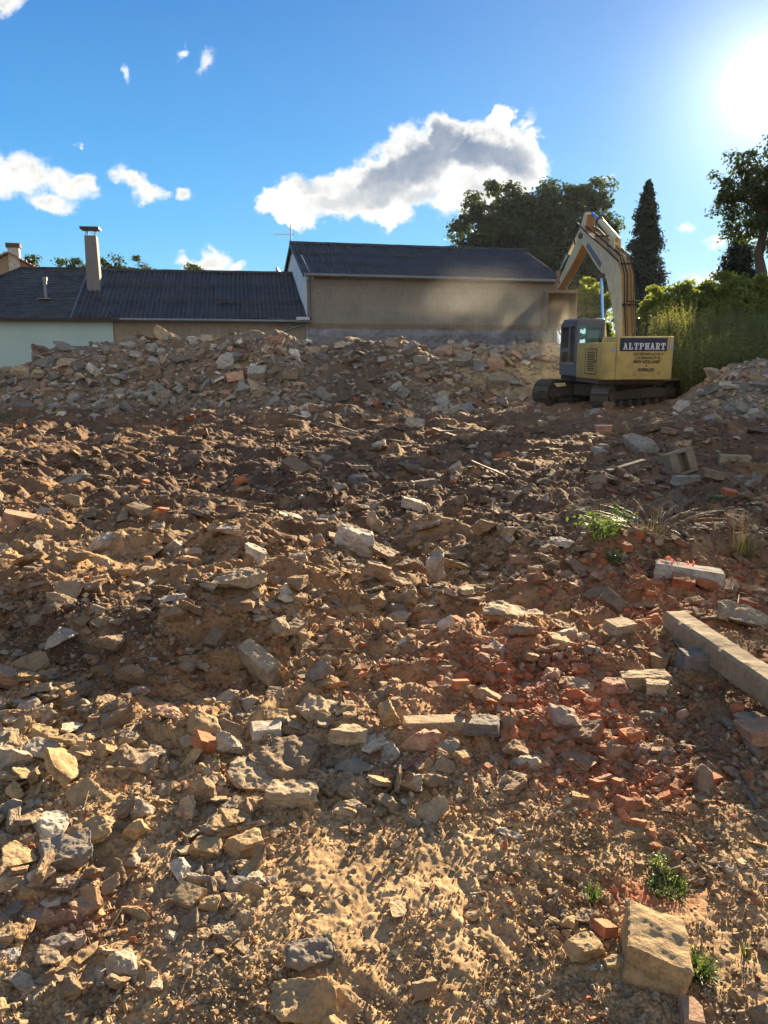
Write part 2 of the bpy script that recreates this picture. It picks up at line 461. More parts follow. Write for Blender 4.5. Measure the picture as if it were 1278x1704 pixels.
ang = np.concatenate([np.linspace(-180, -62, 24), np.linspace(-60, -35, 50), np.linspace(-34.9, 34.9, 760), np.linspace(35, 60, 50), np.linspace(62, 180, 24)])
rad = np.concatenate([np.geomspace(.05, 1.25, 24), np.geomspace(1.27, 36, 900), np.geomspace(36.5, 3000, 50)])
AA, RR_ = np.meshgrid(np.radians(ang), rad)
gx = (np.sin(AA) * RR_).ravel(); gy = (np.cos(AA) * RR_).ravel()
gz = H(gx, gy, True)
gz = np.where(np.hypot(gx, gy) > 120, 0 - (np.hypot(gx, gy) > 300) * .0, gz)
nr, na = AA.shape
ii = np.arange(nr * na).reshape(nr, na)
Q = np.stack([ii[:-1, :-1].ravel(), ii[:-1, 1:].ravel(), ii[1:, 1:].ravel(), ii[1:, :-1].ravel()], 1)[:, ::-1]

m_soil, t = material('broken_soil')
c = t.n('ShaderNodeAttribute', attribute_name='col').outputs[0]
gp = t.n('ShaderNodeNewGeometry').outputs['Position']
n1 = t.noise(gp, 55, 6, .65); n2 = t.noise(gp, 260, 4, .7); n3 = t.noise(gp, 9, 5, .6)
f = t.math('ADD', t.math('MULTIPLY', n1, .5), t.math('ADD', t.math('MULTIPLY', n2, .3), t.math('MULTIPLY', n3, .25)))
c2 = t.mix(1.0, c, t.ramp(f, [(.30, (.36, .35, .34)), (.5, (.95, .95, .95)), (.70, (1.6, 1.55, 1.42))]), 'MULTIPLY')
peb = t.n('ShaderNodeTexVoronoi', feature='F1', ins={'Scale': 130.0, 'Randomness': 1.0, 'Vector': gp})
pm = t.math('MULTIPLY', t.mapr(peb.outputs['Distance'], .22, .34, 1, 0), t.mapr(t.n('ShaderNodeSeparateColor', ins={0: peb.outputs['Color']}).outputs[0], .72, .78))
c2 = t.mix(t.math('MULTIPLY', pm, .7), c2, (.40, .34, .27))
hgt = t.math('ADD', t.math('MULTIPLY', n1, .6), t.math('ADD', t.math('MULTIPLY', n2, .45), t.math('MULTIPLY', pm, .4)))
t.out(c2, .95, t.bump(hgt, .8, .0055), spec=.12)
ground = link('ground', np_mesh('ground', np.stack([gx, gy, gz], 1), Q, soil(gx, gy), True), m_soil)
tag(ground, kind='structure')
# ------------------------------------------------------------------ stones and bricks
def ico(sub):
    bm = bmesh.new(); bmesh.ops.create_icosphere(bm, subdivisions=sub, radius=1.0)
    V = np.array([v.co[:] for v in bm.verts]); Fc = np.array([[v.index for v in f.verts] for f in bm.faces]); bm.free()
    return V, Fc
ICO = {s: ico(s) for s in (1, 2, 3, 4, 5)}

def hull_of(n, h):
    """Corners and faces of the solid bounded by planes dot(n, p) <= h."""
    import itertools
    pts = []
    for i, j, k in itertools.combinations(range(len(n)), 3):
        A = n[[i, j, k]]
        if abs(np.linalg.det(A)) < 1e-3: continue
        p = np.linalg.solve(A, h[[i, j, k]])
        if np.all(n @ p <= h + 1e-6): pts.append(p)
    bm = bmesh.new()
    for p in pts: bm.verts.new(p)
    bmesh.ops.remove_doubles(bm, verts=bm.verts, dist=.03)
    r = bmesh.ops.convex_hull(bm, input=bm.verts)
    bmesh.ops.delete(bm, geom=list({e for e in r['geom_interior'] + r['geom_unused'] if isinstance(e, bmesh.types.BMVert)}), context='VERTS')
    return bm

def rock_shape(seed, sub, kind):
    """Angular broken piece bounded by random planes; longest side 1, centred. sub 1-2: bare corners; 3-5: finer and finer broken surface."""
    g = np.random.default_rng(seed)
    if kind == 'slab':
        n = [(g.normal() * .07, g.normal() * .07, 1), (g.normal() * .07, g.normal() * .07, -1)]; h = [.5, .5]
        k = g.integers(5, 8); a0 = g.random() * 6.28
        for i in range(k):
            a = a0 + 2 * PI * (i + g.uniform(-.32, .32)) / k
            n.append((math.cos(a), math.sin(a), g.normal() * .25)); h.append(g.uniform(.55, 1.0))
        for i in range(3):
            a = g.random() * 6.28; n.append((math.cos(a), math.sin(a), g.choice([-1, 1]) * g.uniform(.8, 1.6))); h.append(g.uniform(.7, .95))
        sc = np.array((1, g.uniform(.5, .85), g.uniform(.18, .40)))
    elif kind in ('block', 'brick'):
        j = .12 if kind == 'block' else .035
        n = [(1, j * g.normal(), j * g.normal()), (-1, 2 * j * g.normal(), 2 * j * g.normal()), (j * g.normal(), 1, j * g.normal()), (j * g.normal(), -1, j * g.normal()), (j * g.normal(), j * g.normal(), 1), (j * g.normal(), j * g.normal(), -1)]
        h = list(g.uniform(.52, .64, 6)) if kind == 'block' else [.55] * 6
        for i in range(5 if kind == 'block' else 3):
            v = g.normal(size=3); n.append(tuple(v)); h.append(g.uniform(.62, .85) if kind == 'block' else g.uniform(.66, .86))
        sc = np.array((1, g.uniform(.55, .8), g.uniform(.42, .65))) if kind == 'block' else np.array((1, g.uniform(.5, .75), g.uniform(.36, .55)))
    else:
        n = []; h = []
        for i in range(10 if kind == 'shard' else 13):
            v = g.normal(size=3); n.append(tuple(v)); h.append(g.uniform(.35, .85) if kind == 'shard' else g.uniform(.55, .85))
        for v in ((1, 0, 0), (-1, 0, 0), (0, 1, 0), (0, -1, 0), (0, 0, 1), (0, 0, -1)): n.append(v); h.append(1.0)
        sc = np.array((1, g.uniform(.35, .6), g.uniform(.2, .4))) if kind == 'shard' else np.array((1, g.uniform(.7, .95), g.uniform(.5, .75)))
    n = np.array(n, float); n /= np.linalg.norm(n, axis=1)[:, None]; h = np.array(h, float)
    bm = hull_of(n, h)
    for v in bm.verts: v.co = Vector((v.co.x * sc[0], v.co.y * sc[1], v.co.z * sc[2]))
    ext = max(max(v.co[a] for v in bm.verts) - min(v.co[a] for v in bm.verts) for a in (0, 1))
    for v in bm.verts: v.co /= ext
    if sub >= 3:
        bmesh.ops.dissolve_limit(bm, angle_limit=R(4), verts=bm.verts, edges=bm.edges)
        bmesh.ops.bevel(bm, geom=list(bm.edges), offset=.014, segments=1, profile=.5, affect='EDGES', clamp_overlap=True)
        bmesh.ops.triangulate(bm, faces=bm.faces)
        L = {3: .11, 4: .055, 5: .03}[sub]
        for it in range(7):
            es = [e for e in bm.edges if e.calc_length() > L * 1.45]
            if not es: break
            bmesh.ops.subdivide_edges(bm, edges=es, cuts=1)
            bmesh.ops.triangulate(bm, faces=bm.faces)
    else:
        bmesh.ops.triangulate(bm, faces=bm.faces)
    bm.normal_update(); bm.verts.index_update()
    V = np.array([v.co[:] for v in bm.verts]); Fc = np.array([[v.index for v in f.verts] for f in bm.faces]); Nn = np.array([v.normal[:] for v in bm.verts]); bm.free()
    if sub >= 3:
        off = g.uniform(0, 50, 3)
        amp = {'slab': .030, 'block': .028, 'brick': .013, 'shard': .032, 'lump': .036}[kind]
        big = perlin3(V * 3.2 + off); mid = perlin3(V * 8 + off + 7); fin = perlin3(V * 19 + off + 3)
        d_ = big * amp * 1.2 + mid * amp * .9 + fin * amp * .5
        if kind in ('slab', 'shard', 'block'):       # split layers: steps along the sides
            zl = (V[:, 2] + perlin3(V * 1.7 + off) * .02) * g.uniform(22, 34)
            st = perlin3(np.stack([np.floor(zl) * 3.71, V[:, 0] * 2.2 + off[0], V[:, 1] * 2.2], 1))
            side = 1 - np.abs(Nn[:, 2]) ** 2
            d_ = d_ + st * side * (.05 if kind != 'block' else .018)
        ch = np.maximum(0, perlin3(V * 2.4 + off + 9) - .22)
        d_ = d_ - ch * (.035 if kind in ('block', 'brick') else .04)
        V = V + Nn * d_[:, None]
    V = V - (V.max(0) + V.min(0)) / 2
    return V, Fc

def rock_mesh(name, V, Fc):
    me = np_mesh(name, V, Fc, None, True); me.set_sharp_from_angle(angle=R(24)); return me

def stone_material(name, per_object):
    m, t = material(name)
    base = t.n('ShaderNodeObjectInfo').outputs['Color'] if per_object else t.n('ShaderNodeAttribute', attribute_name='col').outputs[0]
    gp = t.n('ShaderNodeNewGeometry'); P = gp.outputs['Position']
    oc = t.n('ShaderNodeTexCoord').outputs['Object'] if per_object else P
    n1 = t.noise(P, 14, 6, .65); n2 = t.noise(P, 90, 5, .7)
    st = t.noise(t.vec('MULTIPLY', oc, (1.5, 1.5, 22.0) if per_object else (4, 4, 40)), 1.3, 4, .6)
    f = t.math('ADD', t.math('MULTIPLY', n1, .45), t.math('ADD', t.math('MULTIPLY', n2, .3), t.math('MULTIPLY', st, .25)))
    c = t.mix(1.0, base, t.ramp(f, [(.33, (.34, .34, .35)), (.5, (.95, .95, .95)), (.67, (1.65, 1.58, 1.45))]), 'MULTIPLY')
    # dust and crumbs settled on top
    up = t.n('ShaderNodeSeparateXYZ', ins={0: gp.outputs['Normal']}).outputs[2]
    dn = t.noise(P, 22, 6, .7)
    dm = t.math('MULTIPLY', t.mapr(up, .1, .8), t.mapr(dn, .40, .62))
    c = t.mix(t.math('MULTIPLY', dm, .55), c, (.26, .185, .11))
    hgt = t.math('ADD', t.math('MULTIPLY', n2, .6), t.math('ADD', t.math('MULTIPLY', st, .5), t.math('MULTIPLY', n1, .5)))
    t.out(c, .88, t.bump(hgt, .85, .012), spec=.2)
    return m
M_STONE = stone_material('loose_stone', True); M_STUFF = stone_material('rubble_mix', False)

TONES = {'ochre': (.34, .23, .115), 'brown': (.19, .13, .085), 'tan': (.35, .265, .175), 'grey': (.28, .26, .225), 'dark': (.085, .075, .066),
         'pale': (.48, .44, .37), 'rust': (.40, .125, .055), 'pinkish': (.38, .22, .15), 'slate': (.15, .15, .145)}
def tone_weights(u, v):
    """Which rock colours lie where on the site."""
    w = {'ochre': .9, 'brown': 1.2, 'tan': .7, 'grey': .75, 'dark': .35, 'pale': .14, 'rust': .07, 'pinkish': .10, 'slate': .10}
    red = math.exp(-((u - 930) / 210) ** 2 - ((v - 1180) / 95) ** 2) + math.exp(-((u - 1140) / 190) ** 2 - ((v - 1000) / 60) ** 2) + .8 * math.exp(-((u - 1060) / 130) ** 2 - ((v - 1320) / 60) ** 2)
    w['rust'] += 14 * red; w['pinkish'] += 3 * red
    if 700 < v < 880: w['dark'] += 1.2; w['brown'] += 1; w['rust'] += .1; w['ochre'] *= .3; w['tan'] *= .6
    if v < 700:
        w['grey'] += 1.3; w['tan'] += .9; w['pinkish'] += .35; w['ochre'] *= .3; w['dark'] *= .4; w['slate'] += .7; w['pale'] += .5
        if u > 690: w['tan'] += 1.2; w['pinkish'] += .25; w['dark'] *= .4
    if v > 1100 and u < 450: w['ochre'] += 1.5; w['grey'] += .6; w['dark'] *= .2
    if u < 150 and v > 1350: w['slate'] += 1.4; w['grey'] += 1
    ks = list(w); a = np.array([w[k] for k in ks]); return ks, a / a.sum()

def stone_density(u, v):
    d = np.full(len(u), .42)
    d = np.where(v < 690, 1.0, d)
    d = np.where((v >= 690) & (v < 860), .40, d)
    d = d + .4 * blob(u, v, 700, 950, 420, 110)
    sandy = smooth(1290, 1370, v) * (1 - .0 * u)
    d = d * (1 - .88 * sandy)
    d = d + 1.3 * blob(u, v, 70, 1400, 150, 230) + .9 * blob(u, v, 520, 1250, 330, 70) + .9 * blob(u, v, 380, 1420, 85, 150)
    d = d + 2.6 * blob(u, v, 930, 1200, 170, 75, 20) + .5 * blob(u, v, 1150, 1430, 120, 40) + .5 * blob(u, v, 1020, 1560, 90, 60)
    d = d + .7 * blob(u, v, 1120, 1000, 200, 60)
    d = d * (1 - .85 * blob(u, v, 275, 1400, 45, 130)) * (1 - .8 * blob(u, v, 1190, 1230, 90, 80))
    d = d * (1 - .6 * blob(u, v, 180, 1080, 200, 45)) * (1 - .45 * blob(u, v, 330, 790, 200, 45))
    d = d * (1 - .75 * blob(u, v, 590, 620, 85, 48))
    d = np.where(v < 560, 0, d)
    return np.clip(d, 0, 2.4)

# named stones seen singly: px, py (middle), width px, height/width of the outline, kind, tone, tilt, what it is
HERO = [
 (1086, 1608, 168, 'brick', 'ochre', (10, -4, 74), 1.0, 'stone_block', 'large squared ochre stone block beside a grass tuft', 'squared ochre block'),
 (968, 1590, 62, 'block', 'ochre', (8, 5, 20), .8, 'loose_stone', 'ochre stone just left of the large squared block', None),
 (945, 1536, 34, 'lump', 'ochre', (0, 0, 10), .8, 'loose_stone', 'small rounded ochre stone above-left of the squared ochre block', None),
 (976, 1528, 50, 'slab', 'brown', (10, 0, 30), .8, 'flat_stone', 'brown flat stone behind the squared ochre block', None),
 (1006, 1553, 36, 'brick', 'rust', (10, 15, 110), .8, 'brick_piece', 'rust red brick piece touching the squared ochre block', None),
 (1022, 1612, 34, 'block', 'ochre', (0, 0, 0), .9, 'loose_stone', 'small ochre cube-like stone against the squared block', None),
 (991, 1613, 28, 'block', 'pale', (0, 0, 0), .9, 'loose_stone', 'tiny pale stone in front of the squared block cluster', None),
 (1150, 1698, 54, 'brick', 'pinkish', (5, 0, 80), .8, 'brick_piece', 'dusty brick piece below the squared ochre block', None),
 (518, 1598, 88, 'slab', 'slate', (14, 8, 15), 1.1, 'flat_stone', 'dark grey layered schist stone lying alone on bare sand', 'lone grey schist stone'),
 (500, 1677, 108, 'lump', 'ochre', (0, 0, 30), .7, 'loose_stone', 'broad dirt-covered stone half buried at the bottom edge', 'half buried dirt-covered stone'),
 (706, 1655, 46, 'block', 'brown', (70, 0, 20), 1.2, 'loose_stone', 'crumbly brown clod standing upright on bare sand', 'upright brown clod'),
 (847, 1390, 50, 'slab', 'pale', (8, 4, -20), .9, 'flat_stone', 'pale flat stone alone on sandy ground right of centre', 'lone pale flat stone'),
 (686, 1372, 34, 'shard', 'slate', (12, 20, -40), .8, 'flat_stone', 'thin grey sliver of stone on open sand', 'thin grey sliver'),
 (662, 1515, 58, 'slab', 'tan', (20, 10, 60), .9, 'flat_stone', 'tan flat stone tilted up on open sand', 'tilted tan flat stone'),
 (300, 1455, 40, 'lump', 'pale', (0, 25, 70), 1.1, 'loose_stone', 'whitish ochre stone with a split face beside wheel track', 'whitish split stone'),
 (313, 1500, 54, 'brick', 'ochre', (10, 0, -25), .8, 'stone_block', 'long ochre block lying below the whitish split stone', None),
 (349, 1515, 40, 'block', 'ochre', (10, 0, 10), .9, 'stone_block', 'cube-like ochre block end to end with a longer one', None),
 (395, 1485, 40, 'lump', 'grey', (20, 0, 0), 1.0, 'loose_stone', 'round grey stone with ring marks among ochre stones', None),
 (345, 1420, 62, 'block', 'ochre', (15, 10, 0), .9, 'loose_stone', 'broad ochre boulder above the whitish split stone', None),
 (408, 1415, 66, 'block', 'ochre', (10, 5, 30), .8, 'loose_stone', 'broken ochre boulder right of another like it', None),
 (472, 1276, 122, 'slab', 'brown', (8, 6, -12), 1.1, 'flat_stone', 'largest brown slab in the row of stones', 'largest brown slab'),
 (423, 1303, 100, 'slab', 'tan', (6, 12, -25), .8, 'flat_stone', 'long tan slab leaning below the largest brown slab', 'long leaning tan slab'),
 (482, 1336, 92, 'block', 'tan', (5, 10, 15), .7, 'stone_block', 'wide tan block below the long leaning tan slab', 'wide tan block'),
 (410, 1365, 34, 'block', 'brown', (0, 75, 10), 1.3, 'loose_stone', 'brown stone standing on end beside the wide tan block', None),
 (578, 1249, 66, 'block', 'tan', (0, 12, 8), .9, 'stone_block', 'tan rounded block beside whitish gravel', 'tan rounded block'),
 (588, 1283, 66, 'slab', 'slate', (25, 0, 0), .9, 'flat_stone', 'blue-grey slab propped under the tan rounded block', None),
 (697, 1244, 72, 'lump', 'pinkish', (0, 0, 0), .95, 'loose_stone', 'big round orange-tan stone above whitish gravel', 'big round orange-tan stone'),
 (650, 1217, 50, 'lump', 'ochre', (0, 60, 0), 1.1, 'loose_stone', 'ochre rounded stone behind the big round orange-tan stone', None),
 (718, 1210, 110, 'brick', 'tan', (0, 0, 2), .25, 'stone_bar', 'long narrow tan stone bar lying level', 'long narrow tan bar'),
 (802, 1220, 66, 'block', 'slate', (0, 0, -5), .8, 'stone_block', 'blue-grey square block at end of the tan bar', 'blue-grey square block'),
 (286, 1212, 70, 'shard', 'pinkish', (15, 10, 10), 1.4, 'loose_stone', 'pinkish tan pointed boulder left end of stone row', 'pinkish pointed boulder'),
 (378, 1226, 58, 'slab', 'brown', (45, 0, 30), 1.2, 'flat_stone', 'dark brown slab tipped on edge in stone row', None),
 (443, 1225, 56, 'brick', 'pale', (0, 0, 5), .9, 'brick_piece', 'whitewashed pink brick end in the stone row', 'whitewashed pink brick'),
 (345, 1250, 48, 'brick', 'rust', (20, 30, 40), .9, 'brick_piece', 'broken red brick crumbling in the row of stones', None),
 (150, 1330, 84, 'slab', 'ochre', (30, 0, 20), 1.0, 'flat_stone', 'flat ochre slab facing up in the stone heap', 'upturned ochre slab'),
 (108, 1310, 84, 'slab', 'ochre', (40, 40, 60), 1.1, 'flat_stone', 'long ochre slab standing slanted in the stone heap', None),
 (138, 1402, 108, 'slab', 'ochre', (6, -14, 18), .9, 'flat_stone', 'big ochre slab laid across a grey block', 'big ochre slab'),
 (108, 1436, 92, 'block', 'slate', (4, -8, 18), .7, 'stone_block', 'blue-grey block under the big ochre slab', None),
 (80, 1382, 66, 'lump', 'pale', (0, 20, 0), .9, 'loose_stone', 'chalky pale angular rock touching the big ochre slab', 'chalky pale rock'),
 (22, 1345, 50, 'slab', 'grey', (70, 0, 60), 1.2, 'flat_stone', 'grey slab standing upright at the heap edge', None),
 (70, 1270, 62, 'slab', 'grey', (20, 10, 20), .9, 'flat_stone', 'pale grey slab at top of the stone heap', None),
 (22, 1515, 60, 'slab', 'slate', (20, 0, 60), .9, 'flat_stone', 'blue-grey slab at the left border of the heap', None),
 (95, 1580, 62, 'block', 'slate', (10, 0, 30), .8, 'loose_stone', 'blue-grey stone at foot of the stone heap', None),
 (14, 1600, 40, 'slab', 'pale', (10, 0, 10), .8, 'flat_stone', 'pale flat stone in the lowest corner of the heap', None),
 (84, 1502, 42, 'slab', 'pale', (10, 0, 10), .8, 'flat_stone', 'pale oval flat stone on red brick dust', None),
 (14, 1146, 58, 'block', 'pinkish', (0, 20, 10), .9, 'loose_stone', 'orange-tan boulder at foot of the dark earth bank', 'orange-tan boulder'),
 (220, 1136, 50, 'lump', 'brown', (0, 0, 0), 1.0, 'loose_stone', 'ball-like reddish stone on the dark earth bank', 'ball-like reddish stone'),
 (190, 1090, 54, 'lump', 'brown', (0, 0, 0), .9, 'loose_stone', 'reddish lump near top of the dark earth bank', None),
 (308, 1124, 34, 'lump', 'brown', (0, 0, 0), .9, 'loose_stone', 'small brown lump right of the ball-like reddish stone', None),
 (232, 1165, 34, 'lump', 'slate', (0, 0, 0), .9, 'loose_stone', 'small slate grey stone under the ball-like reddish stone', None),
 (432, 1120, 106, 'brick', 'tan', (8, 10, -50), .55, 'stone_bar', 'long tan stone with a pink broken end', 'long tan stone with pink end'),
 (404, 1027, 42, 'brick', 'brown', (0, 0, 0), .9, 'brick_piece', 'dark brown brick resting on a flat stone', 'dark resting brick'),
 (400, 985, 90, 'slab', 'tan', (4, -6, -14), .4, 'flat_stone', 'thin tan slab lying above the dark resting brick', None),
 (592, 926, 66, 'block', 'pale', (15, 20, 10), 1.0, 'loose_stone', 'pale grey angular rock left of a layered brown stone', 'pale grey angular rock'),
 (640, 930, 66, 'slab', 'brown', (10, 20, 20), .9, 'flat_stone', 'layered brown stone right of the pale grey rock', None),
 (724, 972, 60, 'shard', 'grey', (0, 82, 80), 1.6, 'flat_stone', 'upright grey triangular slab pointing to the sky', 'upright triangular slab'),
 (482, 862, 54, 'block', 'pale', (10, 20, 20), .9, 'loose_stone', 'cream and pink broken stone on dark soil', 'cream and pink stone'),
 (624, 876, 40, 'block', 'tan', (10, 60, 40), 1.3, 'stone_block', 'tan block on end above the layered brown stone', None),
 (594, 801, 40, 'block', 'slate', (10, 0, 10), .9, 'stone_block', 'blue-grey lit block alone on dark soil', 'blue-grey lit block'),
 (492, 788, 54, 'brick', 'brown', (20, 25, -35), .8, 'stone_block', 'dark brown squared block tilted on dark soil', 'dark tilted block'),
 (547, 770, 34, 'lump', 'grey', (0, 20, 0), .9, 'loose_stone', 'pale jagged stone near the dark tilted block', None),
 (424, 947, 40, 'block', 'pale', (0, 30, 0), 1.0, 'loose_stone', 'pale grey pointed stone above the thin tan slab', None),
 (460, 938, 56, 'slab', 'tan', (6, 0, 0), .5, 'flat_stone', 'flat tan stone right of a pale pointed stone', None),
 (72, 803, 32, 'block', 'pale', (0, 0, 0), .9, 'loose_stone', 'pale stone at left beside a dark grey slab', None),
 (124, 803, 54, 'slab', 'grey', (15, -15, 10), .7, 'flat_stone', 'dark grey slab at left beside a pale stone', 'dark grey slab'),
 (125, 838, 40, 'slab', 'ochre', (25, 20, -20), .7, 'flat_stone', 'sunlit ochre slab below the dark grey slab', None),
 (232, 873, 38, 'brick', 'tan', (10, 10, -25), .7, 'brick_piece', 'sunlit tan brick on dark soil slope', None),
 (32, 884, 52, 'brick', 'pinkish', (5, 15, 20), .7, 'brick_piece', 'pinkish brick propped at the left border', None),
 (1066, 750, 56, 'lump', 'grey', (0, 0, 20), 1.0, 'loose_stone', 'large grey boulder in front of the excavator tracks', 'large grey boulder'),
 (1146, 804, 58, 'brick', 'grey', (0, 0, 8), .45, 'stone_block', 'grey kerb-like block below a hollow tan block', None),
 (1222, 766, 52, 'brick', 'tan', (0, 0, -10), .8, 'stone_block', 'big tan squared block near the weeds', 'big tan squared block'),
 (1190, 808, 40, 'lump', 'brown', (0, 0, 0), .8, 'loose_stone', 'brown lump between the two tan blocks', None),
 (938, 946, 34, 'block', 'pinkish', (0, 0, 0), .9, 'loose_stone', 'pink square stone at left end of a brick line', 'pink square stone'),
 (966, 965, 20, 'lump', 'grey', (0, 70, 0), 1.0, 'loose_stone', 'small grey upright stone right of the pink square stone', None),
 (997, 961, 28, 'brick', 'pinkish', (10, 30, 30), .9, 'brick_piece', 'orange brick end in the brick line', None),
 (1084, 972, 36, 'brick', 'rust', (5, 0, 8), .7, 'brick_piece', 'bright red brick near pink flowers', 'bright red brick'),
 (1136, 980, 40, 'brick', 'rust', (10, 5, -25), .8, 'brick_piece', 'red brick right of the bright red one', None),
 (1176, 981, 36, 'brick', 'rust', (5, 15, 30), .8, 'brick_piece', 'red brick chunk below the pale concrete slab', None),
 (1144, 958, 110, 'brick', 'pale', (0, 6, -14), .22, 'concrete_strip', 'long pale concrete slab under pink flowers', 'long pale concrete slab'),
 (1238, 1042, 92, 'slab', 'tan', (15, 10, -10), 1.2, 'loose_stone', 'layered tan rock behind the concrete post', 'layered tan rock'),
 (1030, 1060, 46, 'brick', 'tan', (5, 0, 25), .8, 'stone_block', 'tan squared block left of the concrete post', 'tan squared block'),
 (1016, 1036, 46, 'brick', 'dark', (25, 30, -40), .8, 'stone_block', 'dark wedge-like block behind the tan squared block', None),
 (975, 1064, 36, 'slab', 'tan', (10, 30, -40), .8, 'flat_stone', 'tan oval slab left of the tan squared block', None),
 (1070, 1132, 88, 'brick', 'tan', (4, 3, 4), .5, 'stone_bar', 'long tan block under the concrete post end', 'long tan block'),
 (1094, 1157, 40, 'block', 'tan', (0, 0, -20), .9, 'stone_block', 'small squared tan block before the long tan block', None),
 (1020, 1152, 40, 'block', 'pinkish', (0, 0, 10), .8, 'stone_block', 'pinkish block left of the small squared tan block', None),
 (965, 1143, 54, 'slab', 'tan', (12, 0, 0), .7, 'flat_stone', 'tan flat stone among red brick chips', None),
 (850, 1034, 104, 'slab', 'tan', (2, 0, 0), .3, 'flat_stone', 'thin long tan slab lying level among clods', 'thin long tan slab'),
 (870, 1065, 54, 'lump', 'brown', (0, 0, 0), .7, 'loose_stone', 'brown earthy lump below the thin long tan slab', None),
 (1000, 990, 72, 'slab', 'brown', (6, 0, 8), .5, 'flat_stone', 'long brown slab below the orange brick end', None),
 (1166, 1118, 78, 'brick', 'slate', (0, 0, 0), .7, 'stone_block', 'grey squared block propping the concrete post', 'grey propping block'),
 (1143, 1080, 50, 'slab', 'slate', (30, 10, 20), .8, 'flat_stone', 'broken grey slab wedged under the concrete post', None),
 (1262, 1240, 70, 'brick', 'pinkish', (0, 0, 10), .6, 'brick_piece', 'orange brick slab near a loose wooden lath', 'orange brick slab'),
 (1262, 1212, 64, 'slab', 'grey', (6, 0, 20), .6, 'flat_stone', 'grey slab stacked on the orange brick slab', None),
 (1002, 716, 30, 'brick', 'pinkish', (5, 0, 0), .7, 'brick_piece', 'orange brick below the excavator near track', None),
 (1112, 722, 24, 'brick', 'pinkish', (5, 10, 20), .7, 'brick_piece', 'orange brick right of the large grey boulder', None),
 (1145, 716, 16, 'block', 'pale', (0, 0, 0), .7, 'loose_stone', 'small whitish stone behind the large grey boulder', None),
 (1030, 668, 34, 'block', 'pale', (20, 10, 20), .9, 'loose_stone', 'pale grey rock lying against the near track', 'pale rock at track'),
 (1104, 665, 40, 'slab', 'grey', (10, 0, 0), .7, 'flat_stone', 'light grey slab beside the near track end', None),
 (300, 608, 40, 'slab', 'slate', (35, 0, 10), .8, 'flat_stone', 'blue-grey roof slab high on the rubble heap', 'blue-grey roof slab'),
 (428, 627, 30, 'brick', 'pale', (40, 0, 0), .9, 'stone_block', 'beige square plate on the face of the heap', 'beige square plate'),
 (108, 583, 40, 'slab', 'grey', (35, 20, 30), .8, 'flat_stone', 'light grey slab on the heap shoulder', 'light grey shoulder slab'),
 (42, 683, 40, 'slab', 'slate', (30, 0, 10), .8, 'flat_stone', 'blue-grey slab at the heap foot beside grass', None),
 (214, 575, 30, 'slab', 'pale', (20, 0, 0), .6, 'flat_stone', 'pale slab on the crest of the heap', None),
 (770, 607, 36, 'lump', 'grey', (0, 0, 0), .8, 'loose_stone', 'big grey boulder on the dusty slope', None),
 (826, 645, 34, 'brick', 'tan', (20, 0, 0), .8, 'stone_block', 'tan square block low on the dusty slope', None),
 (700, 600, 26, 'block', 'grey', (0, 0, 0), .9, 'loose_stone', 'grey square stone where the heap meets the mound', None),
]
hp = np.array([(h[0], h[1]) for h in HERO], float)
HX, HY = hit(hp[:, 0], hp[:, 1])
HERO_OBJ = []
for i, (px, py, w, kind, tone, (tx, ty, tz), asp, name, label, short) in enumerate(HERO):
    x, y = float(HX[i]), float(HY[i])
    depth = y * CP - (0 - EYE) * SP * 0 + EYE * SP
    size = w / F * depth
    V, Fc = rock_shape(1000 + i, 5 if w > 85 else 4, kind)
    V = V * size
    if i == 0: V = V / (V.max(0) - V.min(0)) * np.array((.215, .168, .128))
    cur = (V[:, 2].max() - V[:, 2].min())
    if kind in ('brick', 'block') and asp < .6: V[:, 1] *= .55; V[:, 2] *= max(.5, asp / .6)
    if asp > 1.05: V[:, 2] *= asp ** .7
    o = link(name, rock_mesh(name, V, Fc), M_STONE)
    g = np.random.default_rng(50 + i)
    c = np.array(TONES[tone]) * g.uniform(.92, 1.12) * .85 + soil(HX[i:i + 1], HY[i:i + 1])[0] * .18
    o.color = (*c, 1)
    e = Euler((R(tx), R(ty), R(tz)))
    rot = np.array(e.to_matrix())
    zz = (V @ rot.T)[:, 2]
    zs = float(H(np.array([x]), np.array([y]))[0])
    lift = .30 if max(abs(tx), abs(ty)) < 35 else .42
    o.location = (x, y, zs + (zz.max() - zz.min()) * lift); o.rotation_euler = e
    tag(o, label, {'brick_piece': 'brick', 'concrete_strip': 'slab'}.get(name, 'stone'))
    HERO_OBJ.append((px, py, w, short))

# scattered rubble: photo-side sampling of the visible ground, sizes follow a power law
N0 = 42000
su = rng.uniform(-120, 1400, N0 * 5); sv = rng.uniform(555, 1790, N0 * 5)
keep = rng.random(N0 * 5) < stone_density(su, sv) / 2.4
su, sv = su[keep][:N0], sv[keep][:N0]
ou = np.concatenate([rng.uniform(-1900, -120, 5000), rng.uniform(1400, 3000, 6000)]); ov = rng.uniform(600, 1790, 11000)   # the ground beside the view
su = np.concatenate([su, ou]); sv = np.concatenate([sv, ov])
XN = [(70, 1400, 120, 190, 330), (60, 1250, 130, 80, 110), (520, 1250, 260, 55, 170), (380, 1420, 70, 120, 120), (520, 980, 300, 60, 150), (1180, 1010, 110, 45, 50)]
xu = np.concatenate([rng.normal(a, c * .62, n_) for (a, b, c, d_, n_) in XN]); xv = np.concatenate([rng.normal(b, d_ * .62, n_) for (a, b, c, d_, n_) in XN])
NX = len(xu); su = np.concatenate([xu, su]); sv = np.concatenate([xv, sv]); bed = np.arange(len(su)) < NX
sx, sy = hit(su, sv)
ok = ~np.isnan(sx) & (sy < 30.5)
su, sv, sx, sy, bed = su[ok], sv[ok], sx[ok], sy[ok], bed[ok]
